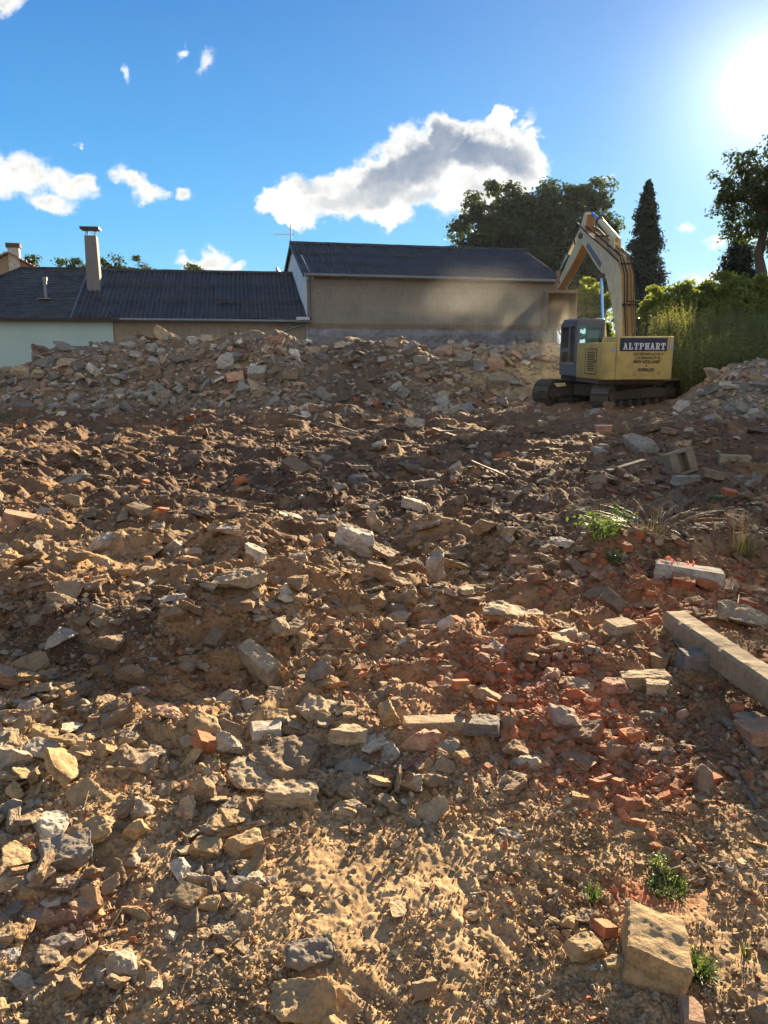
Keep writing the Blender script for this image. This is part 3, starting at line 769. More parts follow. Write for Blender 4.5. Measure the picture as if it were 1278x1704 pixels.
ns = len(su)
spx = np.minimum(np.where((su < -120) | (su > 1400), 10.0, 5.0) * rng.random(ns) ** (-1 / 2.05), np.interp(sv, [560, 700, 1050, 1250], [30, 34, 52, 72]))
dep = sy * CP + EYE * SP
spx[bed] = rng.uniform(16, 30, bed.sum()) * rng.uniform(.9, 2.3, bed.sum()) * np.interp(sv[bed], [900, 1250], [.7, 1])
size = np.minimum(spx / F * dep, .62)
spx = size * F / dep
hid = np.zeros(ns, bool)
for (hx_, hy_, hw, _s) in HERO_OBJ:                        # keep the single stones clear
    hid |= (np.abs(su - hx_) < hw * .55) & (np.abs(sv - hy_) < hw * .42) & (spx > 9)
keepout = ((su > 1090) & (su < 1300) & (sv > 985 + (su - 1100) * .8) & (sv < 1060 + (su - 1100) * .95) & (spx > 14))
exc = (sx > 4.9) & (sx < 9.3) & (sy > 22.3) & (sy < 27)
sand_big = (sv > 1360) & (su > 440) & (spx > 30) & (su < 1260)
bed_ = bed
sel = ~(hid | keepout | exc | sand_big)
su, sv, sx, sy, spx, size, bed = su[sel], sv[sel], sx[sel], sy[sel], spx[sel], size[sel], bed[sel]
ns = len(su)
sz = H(sx, sy)
KINDS = ['slab', 'block', 'lump', 'shard', 'brick']
tone_of = []; kind_of = []
for i in range(ns):
    ks, a = tone_weights(su[i], sv[i]); tn = ks[int(np.searchsorted(np.cumsum(a), rng.random()))] if True else ''
    tone_of.append(tn)
    if tn in ('rust', 'pinkish'): kind_of.append('brick' if rng.random() < .6 else 'lump')
    else: kind_of.append(KINDS[int(np.searchsorted(np.cumsum([.40, .22, .16, .22]), rng.random()))])
tone_of = np.array(tone_of); kind_of = np.array(kind_of)
red_ = np.isin(tone_of, ['rust', 'pinkish'])
bt = bed & red_ & (rng.random(ns) < .8); tone_of[bt] = rng.choice(['ochre', 'tan', 'grey', 'brown'], bt.sum()); kind_of[bt] = 'slab'; red_ = np.isin(tone_of, ['rust', 'pinkish'])
kind_of[bed & (rng.random(ns) < .45)] = 'slab'
cap = np.where(red_, np.where(rng.random(ns) < .14, 48, 29), 99.0); fcap = np.minimum(1, cap / spx); spx = spx * fcap; size = size * fcap
eul = np.stack([rng.normal(0, 16, ns), rng.normal(0, 16, ns), rng.uniform(0, 360, ns)], 1)
heap = sv < 700
eul[heap, 0] += rng.normal(22, 22, heap.sum())
up_ = rng.random(ns) < .12
eul[up_, 0] += rng.uniform(40, 90, up_.sum())
eul = np.radians(eul)
mult = rng.uniform(.55, 1.4, ns)
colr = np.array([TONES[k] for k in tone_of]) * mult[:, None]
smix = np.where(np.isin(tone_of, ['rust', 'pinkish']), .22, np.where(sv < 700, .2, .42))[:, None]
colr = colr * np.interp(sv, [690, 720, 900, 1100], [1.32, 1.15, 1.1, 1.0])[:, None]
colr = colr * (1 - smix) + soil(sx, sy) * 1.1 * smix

def rots(e):
    cx, sx_, cy, sy_, cz, sz_ = np.cos(e[:, 0]), np.sin(e[:, 0]), np.cos(e[:, 1]), np.sin(e[:, 1]), np.cos(e[:, 2]), np.sin(e[:, 2])
    M = np.empty((len(e), 3, 3))
    M[:, 0, 0] = cy * cz; M[:, 0, 1] = sx_ * sy_ * cz - cx * sz_; M[:, 0, 2] = cx * sy_ * cz + sx_ * sz_
    M[:, 1, 0] = cy * sz_; M[:, 1, 1] = sx_ * sy_ * sz_ + cx * cz; M[:, 1, 2] = cx * sy_ * sz_ - sx_ * cz
    M[:, 2, 0] = -sy_; M[:, 2, 1] = sx_ * cy; M[:, 2, 2] = cx * cy
    return M

def merged(idx, sub, nvar, seed0, pos, size_, e, col_, kinds):
    """One mesh of many pieces (for the stuff)."""
    Vs, Fs, Cs = [], [], []; base = 0
    var = rng.integers(0, nvar, len(idx))
    for kd in sorted(set(kinds[idx])):
        for v in range(nvar):
            s = idx[(kinds[idx] == kd) & (var == v)]
            if not len(s): continue
            V, Fc = rock_shape(seed0 + v * 17 + hash_k[kd], sub, kd)
            M = rots(e[s])
            P = np.einsum('nij,vj->nvi', M, V) * size_[s][:, None, None] + pos[s][:, None, :]
            k = len(V)
            Vs.append(P.reshape(-1, 3)); Cs.append(np.repeat(col_[s], k, 0))
            Fs.append((Fc[None] + (np.arange(len(s)) * k)[:, None, None] + base).reshape(-1, 3)); base += len(s) * k
    return np.concatenate(Vs), np.concatenate(Fs), np.concatenate(Cs)
hash_k = {'slab': 1, 'block': 2, 'lump': 3, 'shard': 4, 'brick': 5}

pos = np.stack([sx, sy, sz + size * rng.uniform(-.02, .14, ns) + bed * size * rng.uniform(0, .35, ns)], 1)
# the stones that show largest become things of their own
NAME_OF = {'slab': 'flat_stone', 'shard': 'stone_shard', 'block': 'loose_stone', 'lump': 'loose_stone', 'brick': 'brick_piece'}
order = np.argsort(-spx)
inframe = (su > 4) & (su < 1274) & (sv > 560) & (sv < 1700)
quota = {'flat_stone': 215, 'stone_shard': 120, 'loose_stone': 230, 'brick_piece': 130}
single = np.zeros(ns, bool)
for i in order:
    k = NAME_OF[kind_of[i]]
    if inframe[i] and quota[k] > 0: quota[k] -= 1; single[i] = True

SHAPE = {'slab': 'flat', 'shard': 'splintered', 'block': 'blocky', 'lump': 'rounded', 'brick': 'broken'}
NOUN = {'slab': 'slab', 'shard': 'shard', 'block': 'stone', 'lump': 'stone', 'brick': 'brick'}
TW = {'rust': 'rust red', 'slate': 'blue-grey', 'dark': 'dark', 'grey': 'grey'}
anchors = [(a, b, w, s) for (a, b, w, s) in HERO_OBJ if s] + [
    (1035, 595, 130, 'excavator'), (1015, 665, 60, 'excavator near track'), (1190, 1080, 90, 'concrete post'), (1130, 785, 34, 'hollow tan block'),
    (1005, 885, 60, 'leafy green weed clump'), (1130, 935, 40, 'pink flowers'), (1095, 1455, 70, 'sprawling weed patch'), (1160, 1600, 50, 'grass tuft by the block'),
    (1240, 900, 50, 'dry tall weed stalks'), (90, 560, 100, 'mint green wall'), (10, 690, 40, 'grass at the heap foot'), (1200, 1390, 40, 'small pale stone group'), (620, 1275, 50, 'whitish gravel'), (300, 690, 60, 'foot of the long heap'), (560, 690, 60, 'dark end of the long heap'), (760, 690, 60, 'gap between heap and excavator'), (200, 950, 60, 'sunlit slope of clods'), (930, 800, 60, 'dark hollow before the weeds')]
lib = {}
def lib_mesh(kd, v):
    if (kd, v) not in lib:
        V, Fc = rock_shape(3000 + v * 31 + hash_k[kd], 4, kd)
        lib[(kd, v)] = rock_mesh(NAME_OF[kd], V, Fc); lib[(kd, v)].materials.append(M_STONE)
    return lib[(kd, v)]
drafts = []
for i in np.nonzero(single)[0]:
    kd = kind_of[i]; nm = NAME_OF[kd]
    o = bpy.data.objects.new(nm, lib_mesh(kd, int(rng.integers(0, 12)))); COL.objects.link(o)
    s = float(size[i]); o.scale = (s, s, s); o.rotation_euler = tuple(eul[i]); o.location = tuple(pos[i]); o.color = (*colr[i], 1)
    dd = [(((su[i] - a) ** 2 + (sv[i] - b) ** 2) ** .5 - w * .3, a, b, s_) for (a, b, w, s_) in anchors]
    _, a, b, s_ = min(dd)
    du, dv = su[i] - a, sv[i] - b; far_ = ''
    if abs(dv) > 1.6 * abs(du): rel = 'behind' if dv < 0 else 'in front of'
    elif abs(du) > 1.6 * abs(dv): rel = 'left of' if du < 0 else 'right of'
    else: rel = ('behind' if dv < 0 else 'in front of') + ' and ' + ('left of' if du < 0 else 'right of')
    sw = 'fist-sized' if s < .13 else 'head-sized' if s < .27 else 'large'
    shade = 'pale ' if mult[i] > 1.2 else 'deep ' if mult[i] < .75 else ''
    drafts.append([o, f"{sw} {shade}{SHAPE[kd]} {TW.get(tone_of[i], tone_of[i])} {NOUN[kd]} {far_}{rel} the {s_}", s, float(su[i]), nm])
by = {}
for dft in drafts: by.setdefault(dft[1], []).append(dft)
for lab, ds in by.items():
    ds.sort(key=lambda q: q[3])
    words_ = [''] if len(ds) == 1 else ['left one: ', 'right one: '] if len(ds) == 2 else ['leftmost: '] + ['middle one: '] * (len(ds) - 2) + ['rightmost: ']
    for q, wd in zip(ds, words_):
        g_ = {'loose_stone': 'loose stones of the rubble field', 'flat_stone': 'flat slabs of the rubble field', 'stone_shard': 'stone shards of the rubble field', 'brick_piece': 'broken bricks of the rubble field'}[q[4]]
        full_ = (wd + lab).replace(': ', ' ').split()
        for drop in ('pale', 'deep', 'flat', 'splintered', 'blocky', 'rounded', 'broken', 'well'):
            if len(full_) > 16 and drop in full_[:6]: full_.remove(drop)
        tag(q[0], ' '.join(full_[:16]), 'brick' if q[4] == 'brick_piece' else 'stone', g_)

rest = np.nonzero(~single)[0]
V, Fc, Cc = merged(rest[spx[rest] > 13], 3, 5, 500, pos, size, eul, colr, kind_of)
V2, F2, C2 = merged(rest[spx[rest] <= 13], 2, 6, 700, pos, size, eul, colr, kind_of)
rub = link('rubble', np_mesh('rubble', np.concatenate([V, V2]), np.concatenate([Fc, F2 + len(V)]), np.concatenate([Cc, C2]), False), M_STUFF)
tag(rub, 'small broken stone and brick rubble strewn over the whole site', kind='stuff')

# crumbs and grit of the near ground
nc = 120000
cu_ = rng.uniform(-60, 1340, nc); cv_ = 720 + 1030 * rng.random(nc) ** .75
cx_, cy_ = hit(cu_, cv_, 300); okc = ~np.isnan(cx_); cu_, cv_, cx_, cy_ = cu_[okc], cv_[okc], cx_[okc], cy_[okc]
clump = perlin2(cx_ * 2.6 + 11, cy_ * 2.6) + .5 * perlin2(cx_ * 8, cy_ * 8)
okc = rng.random(len(cu_)) < np.clip(.55 + clump * 1.2 - .16 * smooth(1310, 1420, cv_) * (1 - .7 * blob(cu_, cv_, 60, 1400, 190, 260)), .03, 1)
cu_, cv_, cx_, cy_ = cu_[okc], cv_[okc], cx_[okc], cy_[okc]
nc = len(cu_)
cs = np.minimum(2.3 * rng.random(nc) ** (-1 / 2.3), 13) / F * (cy_ * CP + EYE * SP)
cz_ = H(cx_, cy_, True)
sc_ = soil(cx_, cy_)
wpick = rng.random(nc)
ccol = sc_ * rng.uniform(.55, 1.2, nc)[:, None]
stn = wpick < .22; ccol[stn] = np.array((.30, .26, .20)) * rng.uniform(.5, 1.3, stn.sum())[:, None]
rdn = (wpick > .95) | ((wpick > .6) & (rng.random(nc) < blob(cu_, cv_, 950, 1200, 190, 90) + blob(cu_, cv_, 1060, 1310, 130, 50) + blob(cu_, cv_, 1080, 1490, 90, 30)))
ccol[rdn] = np.array((.31, .11, .055)) * rng.uniform(.7, 1.2, rdn.sum())[:, None]
ckind = np.where(rng.random(nc) < .55, 'lump', np.where(rng.random(nc) < .6, 'block', 'shard'))
ceul = rng.uniform(0, 2 * PI, (nc, 3))
cpos = np.stack([cx_, cy_, cz_ + cs * .28], 1)
V, Fc, Cc = merged(np.arange(nc), 1, 8, 900, cpos, cs, ceul, ccol, ckind)
grit = link('gravel', np_mesh('gravel', V, Fc, Cc, False), M_STUFF)
tag(grit, 'crumbs of soil and grit on the near ground', kind='stuff')
# ------------------------------------------------------------------ buildings
def wall_material(name, base, low, high, block=None, pits=0.0, streak=0.4, rough=.92):
    m, t = material(name)
    co = t.n('ShaderNodeTexCoord').outputs['Object']
    n1 = t.noise(co, .9, 6, .6); n2 = t.noise(co, 7, 6, .65); n3 = t.noise(t.vec('MULTIPLY', co, (6, 6, .5)), 2.2, 5, .6)
    f = t.math('ADD', t.math('MULTIPLY', n1, .5), t.math('ADD', t.math('MULTIPLY', n2, .3), t.math('MULTIPLY', n3, streak * .6)))
    c = t.ramp(f, [(.30, low), (.52, base), (.74, high)])
    h = n2
    if block:
        sw = t.n('ShaderNodeSeparateXYZ', ins={0: co})
        v2 = t.n('ShaderNodeCombineXYZ', ins={0: sw.outputs[0], 1: sw.outputs[2]}).outputs[0]
        br = t.n('ShaderNodeTexBrick', ins={'Vector': v2, 'Scale': 1.0, 'Brick Width': block[0], 'Row Height': block[1], 'Mortar Size': .012, 'Mortar Smooth': .4,
                                           'Color1': (1, 1, 1, 1), 'Color2': (.82, .80, .78, 1), 'Mortar': (.62, .58, .55, 1)})
        c = t.mix(.32, c, br.outputs[0], 'MULTIPLY')
        comb = t.n('ShaderNodeTexWave', wave_type='BANDS', bands_direction='X', ins={'Vector': v2, 'Scale': 4.2, 'Distortion': 1.5, 'Detail': 2.0})
        c = t.mix(t.math('MULTIPLY', comb.outputs[1], .07), c, low)
        h = t.math('ADD', n2, t.math('MULTIPLY', br.outputs[1], -.2))
    if pits:
        pn = t.n('ShaderNodeTexVoronoi', ins={'Vector': t.vec('MULTIPLY', co, (1.6, 1.6, 2.6)), 'Scale': 1.0})
        pk = t.math('MULTIPLY', t.mapr(t.math('ADD', pn.outputs['Distance'], t.math('MULTIPLY', n2, .12)), .12, .17, 1, 0), t.mapr(t.n('ShaderNodeSeparateColor', ins={0: pn.outputs['Color']}).outputs[0], .62, .68))
        c = t.mix(t.math('MULTIPLY', pk, pits), c, (.06, .05, .045))
    t.out(c, rough, t.bump(h, .5, .02), spec=.15)
    return m
M_ASB = plain('weathered_fibre_cement', (.050, .053, .064), .7, vary=.4, scale=1.6, bump=.3, dirt=(.085, .085, .09), dirt_amt=.45)
M_ZINC = plain('dull_zinc', (.20, .21, .22), .45, metallic=.6, vary=.2, scale=4)
M_DARKMETAL = plain('dark_sheet_metal', (.05, .035, .035), .5, metallic=.3, vary=.3)
M_BARN = wall_material('grey_block_render', (.265, .235, .195), (.18, .16, .135), (.34, .305, .26), block=(.5, .25), pits=.9, streak=.4)
M_BRICKBAND = wall_material('bare_brick_band', (.26, .18, .115), (.16, .10, .065), (.34, .26, .18), block=(.27, .08), streak=.3)
M_LIMEWASH = wall_material('limewashed_rubble_stone', (.27, .26, .27), (.13, .115, .105), (.52, .52, .54), streak=.2)
M_GABLE = wall_material('pale_blue_render', (.66, .74, .77), (.58, .66, .69), (.70, .78, .80), streak=.2)
M_MINT = wall_material('mint_render', (.46, .58, .53), (.41, .53, .48), (.50, .62, .57), streak=.25)
M_TANWALL = wall_material('stained_tan_plaster', (.30, .235, .16), (.17, .13, .09), (.40, .33, .24), pits=.6, streak=.7)
M_CHIM = plain('grey_chimney_render', (.19, .18, .175), .9, vary=.2, scale=3, bump=.3)

def corrugated(x0, x1, y0, z0, y1, z1, rows=3, pitch=.177, amp=.042):
    """Sheet rows of a corrugated roof slope between the eave (y0,z0) and the ridge (y1,z1)."""
    sl = Vector((0, y1 - y0, z1 - z0)); L = sl.length; dv = sl / L; nv = Vector((0, -dv.z, dv.y))
    if nv.z < 0: nv = -nv
    nx = int((x1 - x0) / pitch * 8)
    xs = np.linspace(x0, x1, nx); wv = np.sin(xs / pitch * 2 * PI) * amp
    V, Fc = [], []
    g = np.random.default_rng(int(abs(x0 * 10)) + 5)
    for r in range(rows):
        a = L * r / rows - (.14 if r else 0); b = L * (r + 1) / rows
        # sheets of six waves, each with a little sag and lift of its own
        sh = np.floor((xs - x0) / (pitch * 6)).astype(int); jl = g.uniform(-.018, .018, sh.max() + 1)[sh]; ja = g.uniform(-.03, .03, sh.max() + 1)[sh]
        base = len(V)
        for q in np.linspace(0, 1, 4):
            for i in range(nx):
                dd = (a + ja[i] * (q == 0)) + (b - a) * q
                off = wv[i] + jl[i] + .008 * (1 - q) + .012 * r * 0
                V.append((xs[i], y0 + dv.y * dd + nv.y * off, z0 + dv.z * dd + nv.z * off))
        for k in range(3):
            for i in range(nx - 1):
                Fc.append((base + k * nx + i, base + k * nx + i + 1, base + (k + 1) * nx + i + 1, base + (k + 1) * nx + i))
    return np_mesh('roof', np.array(V), np.array(Fc), None, True)

def solid(o, th):
    md = o.modifiers.new('thickness', 'SOLIDIFY'); md.thickness = th; md.offset = -1
    return o

# --- tall barn
barn = empty('barn', (-3.1, 32.0, 0), R(14), 'tall grey block barn with corrugated roof and pale gable', 'barn')
BL, BW, BE, BA = 11.0, 7.4, 4.78, 6.30
MB().box(0, BL, 0, .3, 2.76, 4.47).build('front_wall', M_BARN, barn)
b = MB(); b.box(0.002, BL, .01, .29, 4.47, BE - .02); b.box(.002, BL, -.012, .29, 2.56, 2.76)
b.build('brick_band', M_BRICKBAND, barn)
xs = np.linspace(0, BL, 240); zs_ = np.linspace(0, 2.56, 60); X_, Z_ = np.meshgrid(xs, zs_)
yv = -.10 - .05 * perlin2(X_ * 3.1, Z_ * 4.2) - .03 * perlin2(X_ * 8, Z_ * 9) + .08 * smooth(2.3, 2.56, Z_)
ii = np.arange(X_.size).reshape(X_.shape); q = np.stack([ii[:-1, :-1].ravel(), ii[:-1, 1:].ravel(), ii[1:, 1:].ravel(), ii[1:, :-1].ravel()], 1)
link('stone_base', np_mesh('stone_base', np.stack([X_.ravel(), yv.ravel(), Z_.ravel()], 1), q, None, True), M_LIMEWASH, barn)
b = MB(); b.prism([(0.001, 0), (BW, 0), (BW, BE), (BW / 2, BA - .05), (0.001, BE - .03)], 'x', -.02, .28); b.build('gable_wall', M_GABLE, barn)
b = MB(); b.prism([(0.31, 0), (BW, 0), (BW, BE), (BW / 2, BA - .05), (0.31, BE - .03)], 'x', BL - .3, BL - .003); b.box(.28, BL - .3, BW - .3, BW, 0, BE); b.build('rear_walls', M_BARN, barn)
rf = solid(link('roof_slope', corrugated(-.16, BL + .15, -.32, BE - .13, BW / 2, BA, 3), M_ASB, barn), .012)
solid(link('roof_slope', corrugated(-.16, BL + .15, BW + .32, BE - .13, BW / 2, BA, 2), M_ASB, barn), .012)
b = MB()
for i in range(7):
    x0 = -.17 + i * (BL + .33) / 7; b.tube([(x0, BW / 2, BA + .01), (x0 + (BL + .33) / 7 + .05, BW / 2, BA + .015)], [.10, .085], 10)
b.build('ridge_cap', M_ASB, rf)
b = MB(); b.bar((-.15, -.30, BE - .19), (-.15, BW / 2, BA - .07), .03, .14); b.bar((-.15, BW + .3, BE - .19), (-.15, BW / 2, BA - .07), .03, .14); b.build('verge_board', M_DARKMETAL, barn)
g_ = MB().tube([(-.12, -.40, BE - .17), (BL + .1, -.40, BE - .19)], .07, 10).build('gutter', M_ZINC, barn, smooth_deg=40)
MB().tube([(.10, -.38, BE - .2), (.12, -.12, BE - .45), (.12, -.09, 2.95), (-.1, -.14, 2.75), (-1.5, -.25, 2.25)], .05, 10).build('downpipe', M_ZINC, barn, smooth_deg=60)
# roof aerial and dish on the gable
b = MB(); b.tube([(-.1, BW / 2, BA - .5), (-.1, BW / 2, BA + .78)], .022, 8)
ux = Vector((-math.cos(R(14)), math.sin(R(14)), 0))
p0 = Vector((-.1, BW / 2, BA + .38)); b.tube([p0 - ux * .15, p0 + ux * .75], .012, 6)
for k in range(9):
    p = p0 + ux * (-.1 + k * .10); b.bar(p + Vector((.1, .33, 0)) * .35, p - Vector((.1, .33, 0)) * .35, .012, .012); b.bar(p - Vector((0, 0, .05)), p + Vector((0, 0, .05)), .012, .012, (1, 0, 0))
b.build('roof_aerial', M_DARKMETAL, barn)
bm = bmesh.new(); V = []; Fc = []
for r in range(7):
    for k in range(24):
        a = 2 * PI * k / 24; rr = .36 * r / 6; V.append((rr * math.cos(a) * .92, .9 * rr * rr, rr * math.sin(a)))
for r in range(6):
    for k in range(24): Fc.append((r * 24 + k, r * 24 + (k + 1) % 24, (r + 1) * 24 + (k + 1) % 24, (r + 1) * 24 + k))
bm.free()
dish = solid(link('satellite_dish', np_mesh('satellite_dish', np.array(V), np.array(Fc), None, True), plain('dish_grey', (.30, .31, .33), .5, vary=.1), barn), .02)
dish.location = (-.35, BW - 1.6, BE + .42); dish.rotation_euler = (R(-12), 0, R(68))
MB().tube([(0, .02, 0), (.15, .18, -.15), (.3, .2, -.2)], .02, 6).build('dish_arm', M_DARKMETAL, dish)

# --- low building with two roof coverings
low = empty('low_building', (-3.22, 32.0, 0), R(10), 'long low building with mint end, dark roof and tall chimney', 'building')
LE, LR = 3.02, 5.05
MB().box(-14.5, -7.42, -.04, .26, 0, LE - .03).build('mint_wall', M_MINT, low)
MB().box(-7.415, .1, .05, .33, 0, LE - .03).build('plaster_wall', M_TANWALL, low)
b = MB(); b.box(-14.5, -14.2, .26, 8, 0, LE); b.box(-14.2, .1, 7.7, 8, 0, LE); b.box(-.2, .1, .33, 7.7, 0, LE); b.build('rear_walls', M_TANWALL, low)
cr = solid(link('corrugated_roof', corrugated(-8.85, .28, -.30, LE - .14, 4, LR, 3), M_ASB, low), .012)
solid(link('corrugated_roof', corrugated(-8.85, .28, 8.3, LE - .14, 4, LR, 2), M_ASB, low), .012)
b = MB()
for i in range(6): b.tube([(-8.85 + i * 1.52, 4, LR + .01), (-8.85 + i * 1.52 + 1.63, 4, LR + .015)], [.09, .075], 10)
b.build('ridge_cap', M_ASB, cr)
m, t = material('dark_shingles')
co_ = t.n('ShaderNodeTexCoord').outputs['Object']; sp = t.n('ShaderNodeSeparateXYZ', ins={0: co_})
v2 = t.n('ShaderNodeCombineXYZ', ins={0: sp.outputs[0], 1: sp.outputs[1]}).outputs[0]
br = t.n('ShaderNodeTexBrick', ins={'Vector': v2, 'Scale': 1.0, 'Brick Width': .34, 'Row Height': .24, 'Mortar Size': .012, 'Color1': (.062, .063, .068, 1), 'Color2': (.038, .04, .045, 1), 'Mortar': (.012, .012, .014, 1)})
c = t.mix(t.mapr(t.noise(co_, 3, 6, .65), .45, .7), br.outputs[0], (.085, .085, .08))
t.out(c, .7, t.bump(br.outputs[1], -.6, .03), spec=.3); M_SHINGLE = m
def shingles(v0, v1, w0, w1, rows):
    """Overlapping shingle courses: bottom edge v0-v1, top edge w0-w1."""
    v0, v1, w0, w1 = map(Vector, (v0, v1, w0, w1)); nn = (v1 - v0).cross(w0 - v0)
    if nn.length < 1e-6: nn = (v1 - v0).cross(w1 - v0)
    nn.normalize(); b = MB()
    for r in range(rows):
        a, c = r / rows, (r + 1) / rows
        pa, pb = v0.lerp(w0, a), v1.lerp(w1, a); pc, pd = v1.lerp(w1, c), v0.lerp(w0, c)
        b.hexa([pa, pb, pc - nn * .012, pd - nn * .012, pa + nn * .028, pb + nn * .028, pc + nn * .004, pd + nn * .004])
    return b
b = shingles((-14.8, -.32, LE - .15), (-8.865, -.32, LE - .15), (-11.6, 4, LR + .02), (-8.865, 4, LR + .02), 18)
b2 = shingles((-14.8, 8.3, LE - .15), (-14.8, -.32, LE - .15), (-11.6, 4, LR + .02), (-11.6, 4.001, LR + .02), 18)
b.add(b2.V, b2.F); b2 = shingles((-8.865, 8.3, LE - .15), (-14.8, 8.3, LE - .15), (-8.865, 4, LR + .02), (-11.6, 4, LR + .02), 18); b.add(b2.V, b2.F)
sr = b.build('shingle_roof', M_SHINGLE, low)
MB().tube([(-14.6, -.2, LE - .02), (-11.6, 4, LR + .05), (-8.9, 4, LR + .06)], .06, 8).build('ridge_cap', M_SHINGLE, sr)
MB().box(-9.235, -9.195, -.3, 4.0, 0, .01).hexa([(-8.89, -.33, LE - .09), (-8.84, -.33, LE - .09), (-8.84, 4, LR + .07), (-8.89, 4, LR + .07), (-8.89, -.33, LE - .05), (-8.84, -.33, LE - .05), (-8.84, 4, LR + .10), (-8.89, 4, LR + .10)]) if False else None
MB().hexa([(-8.89, -.33, LE - .13), (-8.84, -.33, LE - .13), (-8.84, 4, LR + .02), (-8.89, 4, LR + .02), (-8.89, -.33, LE - .06), (-8.84, -.33, LE - .06), (-8.84, 4, LR + .09), (-8.89, 4, LR + .09)]).build('roof_joint_strip', M_ZINC, low)
MB().box(-14.8, -7.0, -.33, -.29, LE - .26, LE - .13).build('fascia_board', M_DARKMETAL, low)
MB().tube([(-7.1, -.38, LE - .17), (.2, -.38, LE - .20)], .065, 10).build('gutter', M_ZINC, low, smooth_deg=40)
MB().box(-.35, .18, -.5, -.26, LE - .16, LE - .03).build('gutter_box', plain('pale_zinc', (.45, .47, .50), .4, metallic=.4), low, bevel=.02)
ch = MB().hexa([(-8.66, 2.05, 3.8), (-8.12, 2.05, 3.8), (-8.12, 2.6, 3.8), (-8.66, 2.6, 3.8), (-8.61, 2.08, 6.22), (-8.16, 2.08, 6.22), (-8.16, 2.56, 6.22), (-8.61, 2.56, 6.22)]).build('chimney', M_CHIM, low, bevel=.02)
b = MB(); b.box(-8.75, -8.02, 1.98, 2.68, 6.46, 6.55)
for (x, y) in ((-8.54, 2.15), (-8.22, 2.15), (-8.54, 2.5), (-8.22, 2.5)): b.bar((x, y, 6.2), (x, y, 6.46), .035, .035, (0, 1, 0))
b.build('chimney_cap', M_DARKMETAL, ch)
MB().box(-8.80, -7.98, 1.86, 2.0, 3.93, 3.97).build('chimney_flashing', M_DARKMETAL, ch)
vp = MB().tube([(-10.1, 1.4, 3.7), (-10.1, 1.4, 4.42)], .07, 12).build('vent_pipe', M_ZINC, low, smooth_deg=40)
b = MB(); b.tube([(-10.1, 1.4, 4.38), (-10.1, 1.4, 4.52)], .10, 12); b.box(-10.35, -9.85, 1.0, 1.45, 3.66, 3.70); b.build('vent_cowl', M_ZINC, vp)

# --- house far behind with red tiles
fh = empty('tile_roofed_house', (-22.4, 48, 0), R(17), 'tan gabled house with red tile roof behind the low building', 'house')
M_FH = plain('old_tan_render', (.26, .20, .14), .9, vary=.2, scale=1); M_TILE = plain('red_roof_tiles', (.27, .12, .065), .8, vary=.3, scale=4, bump=.4)
MB().prism([(-4, 0), (4, 0), (4, 5.1), (0, 7.3), (-4, 5.1)], 'y', 0, 9).build('wall', M_FH, fh)
for s in (1, -1):
    b = MB()
    for r in range(22):
        a, c = r / 22, (r + 1) / 22
        pa = Vector((s * 4.4, 0, 4.95)).lerp(Vector((0, 0, 7.38)), a); pc = Vector((s * 4.4, 0, 4.95)).lerp(Vector((0, 0, 7.38)), c)
        b.hexa([(pa.x, -.3, pa.z), (pa.x, 9.3, pa.z), (pc.x, 9.3, pc.z - .02), (pc.x, -.3, pc.z - .02), (pa.x, -.3, pa.z + .10), (pa.x, 9.3, pa.z + .10), (pc.x, 9.3, pc.z + .05), (pc.x, -.3, pc.z + .05)])
    b.build('roof_slope', M_TILE, fh)
ch = MB().box(.0, .62, -.1, .55, 5.6, 7.7).build('chimney', plain('whitewashed_brick', (.45, .44, .42), .9, vary=.35, scale=3, bump=.4, dirt=(.16, .11, .08)), fh)
MB().box(-.08, .70, -.18, .63, 7.7, 7.95).build('chimney_cap', plain('dark_brick', (.09, .06, .05), .9, vary=.3), ch)
MB().box(-4.2, -.6, -.25, -.02, 5.55, 5.75).build('wall_ledge', M_DARKMETAL, fh)

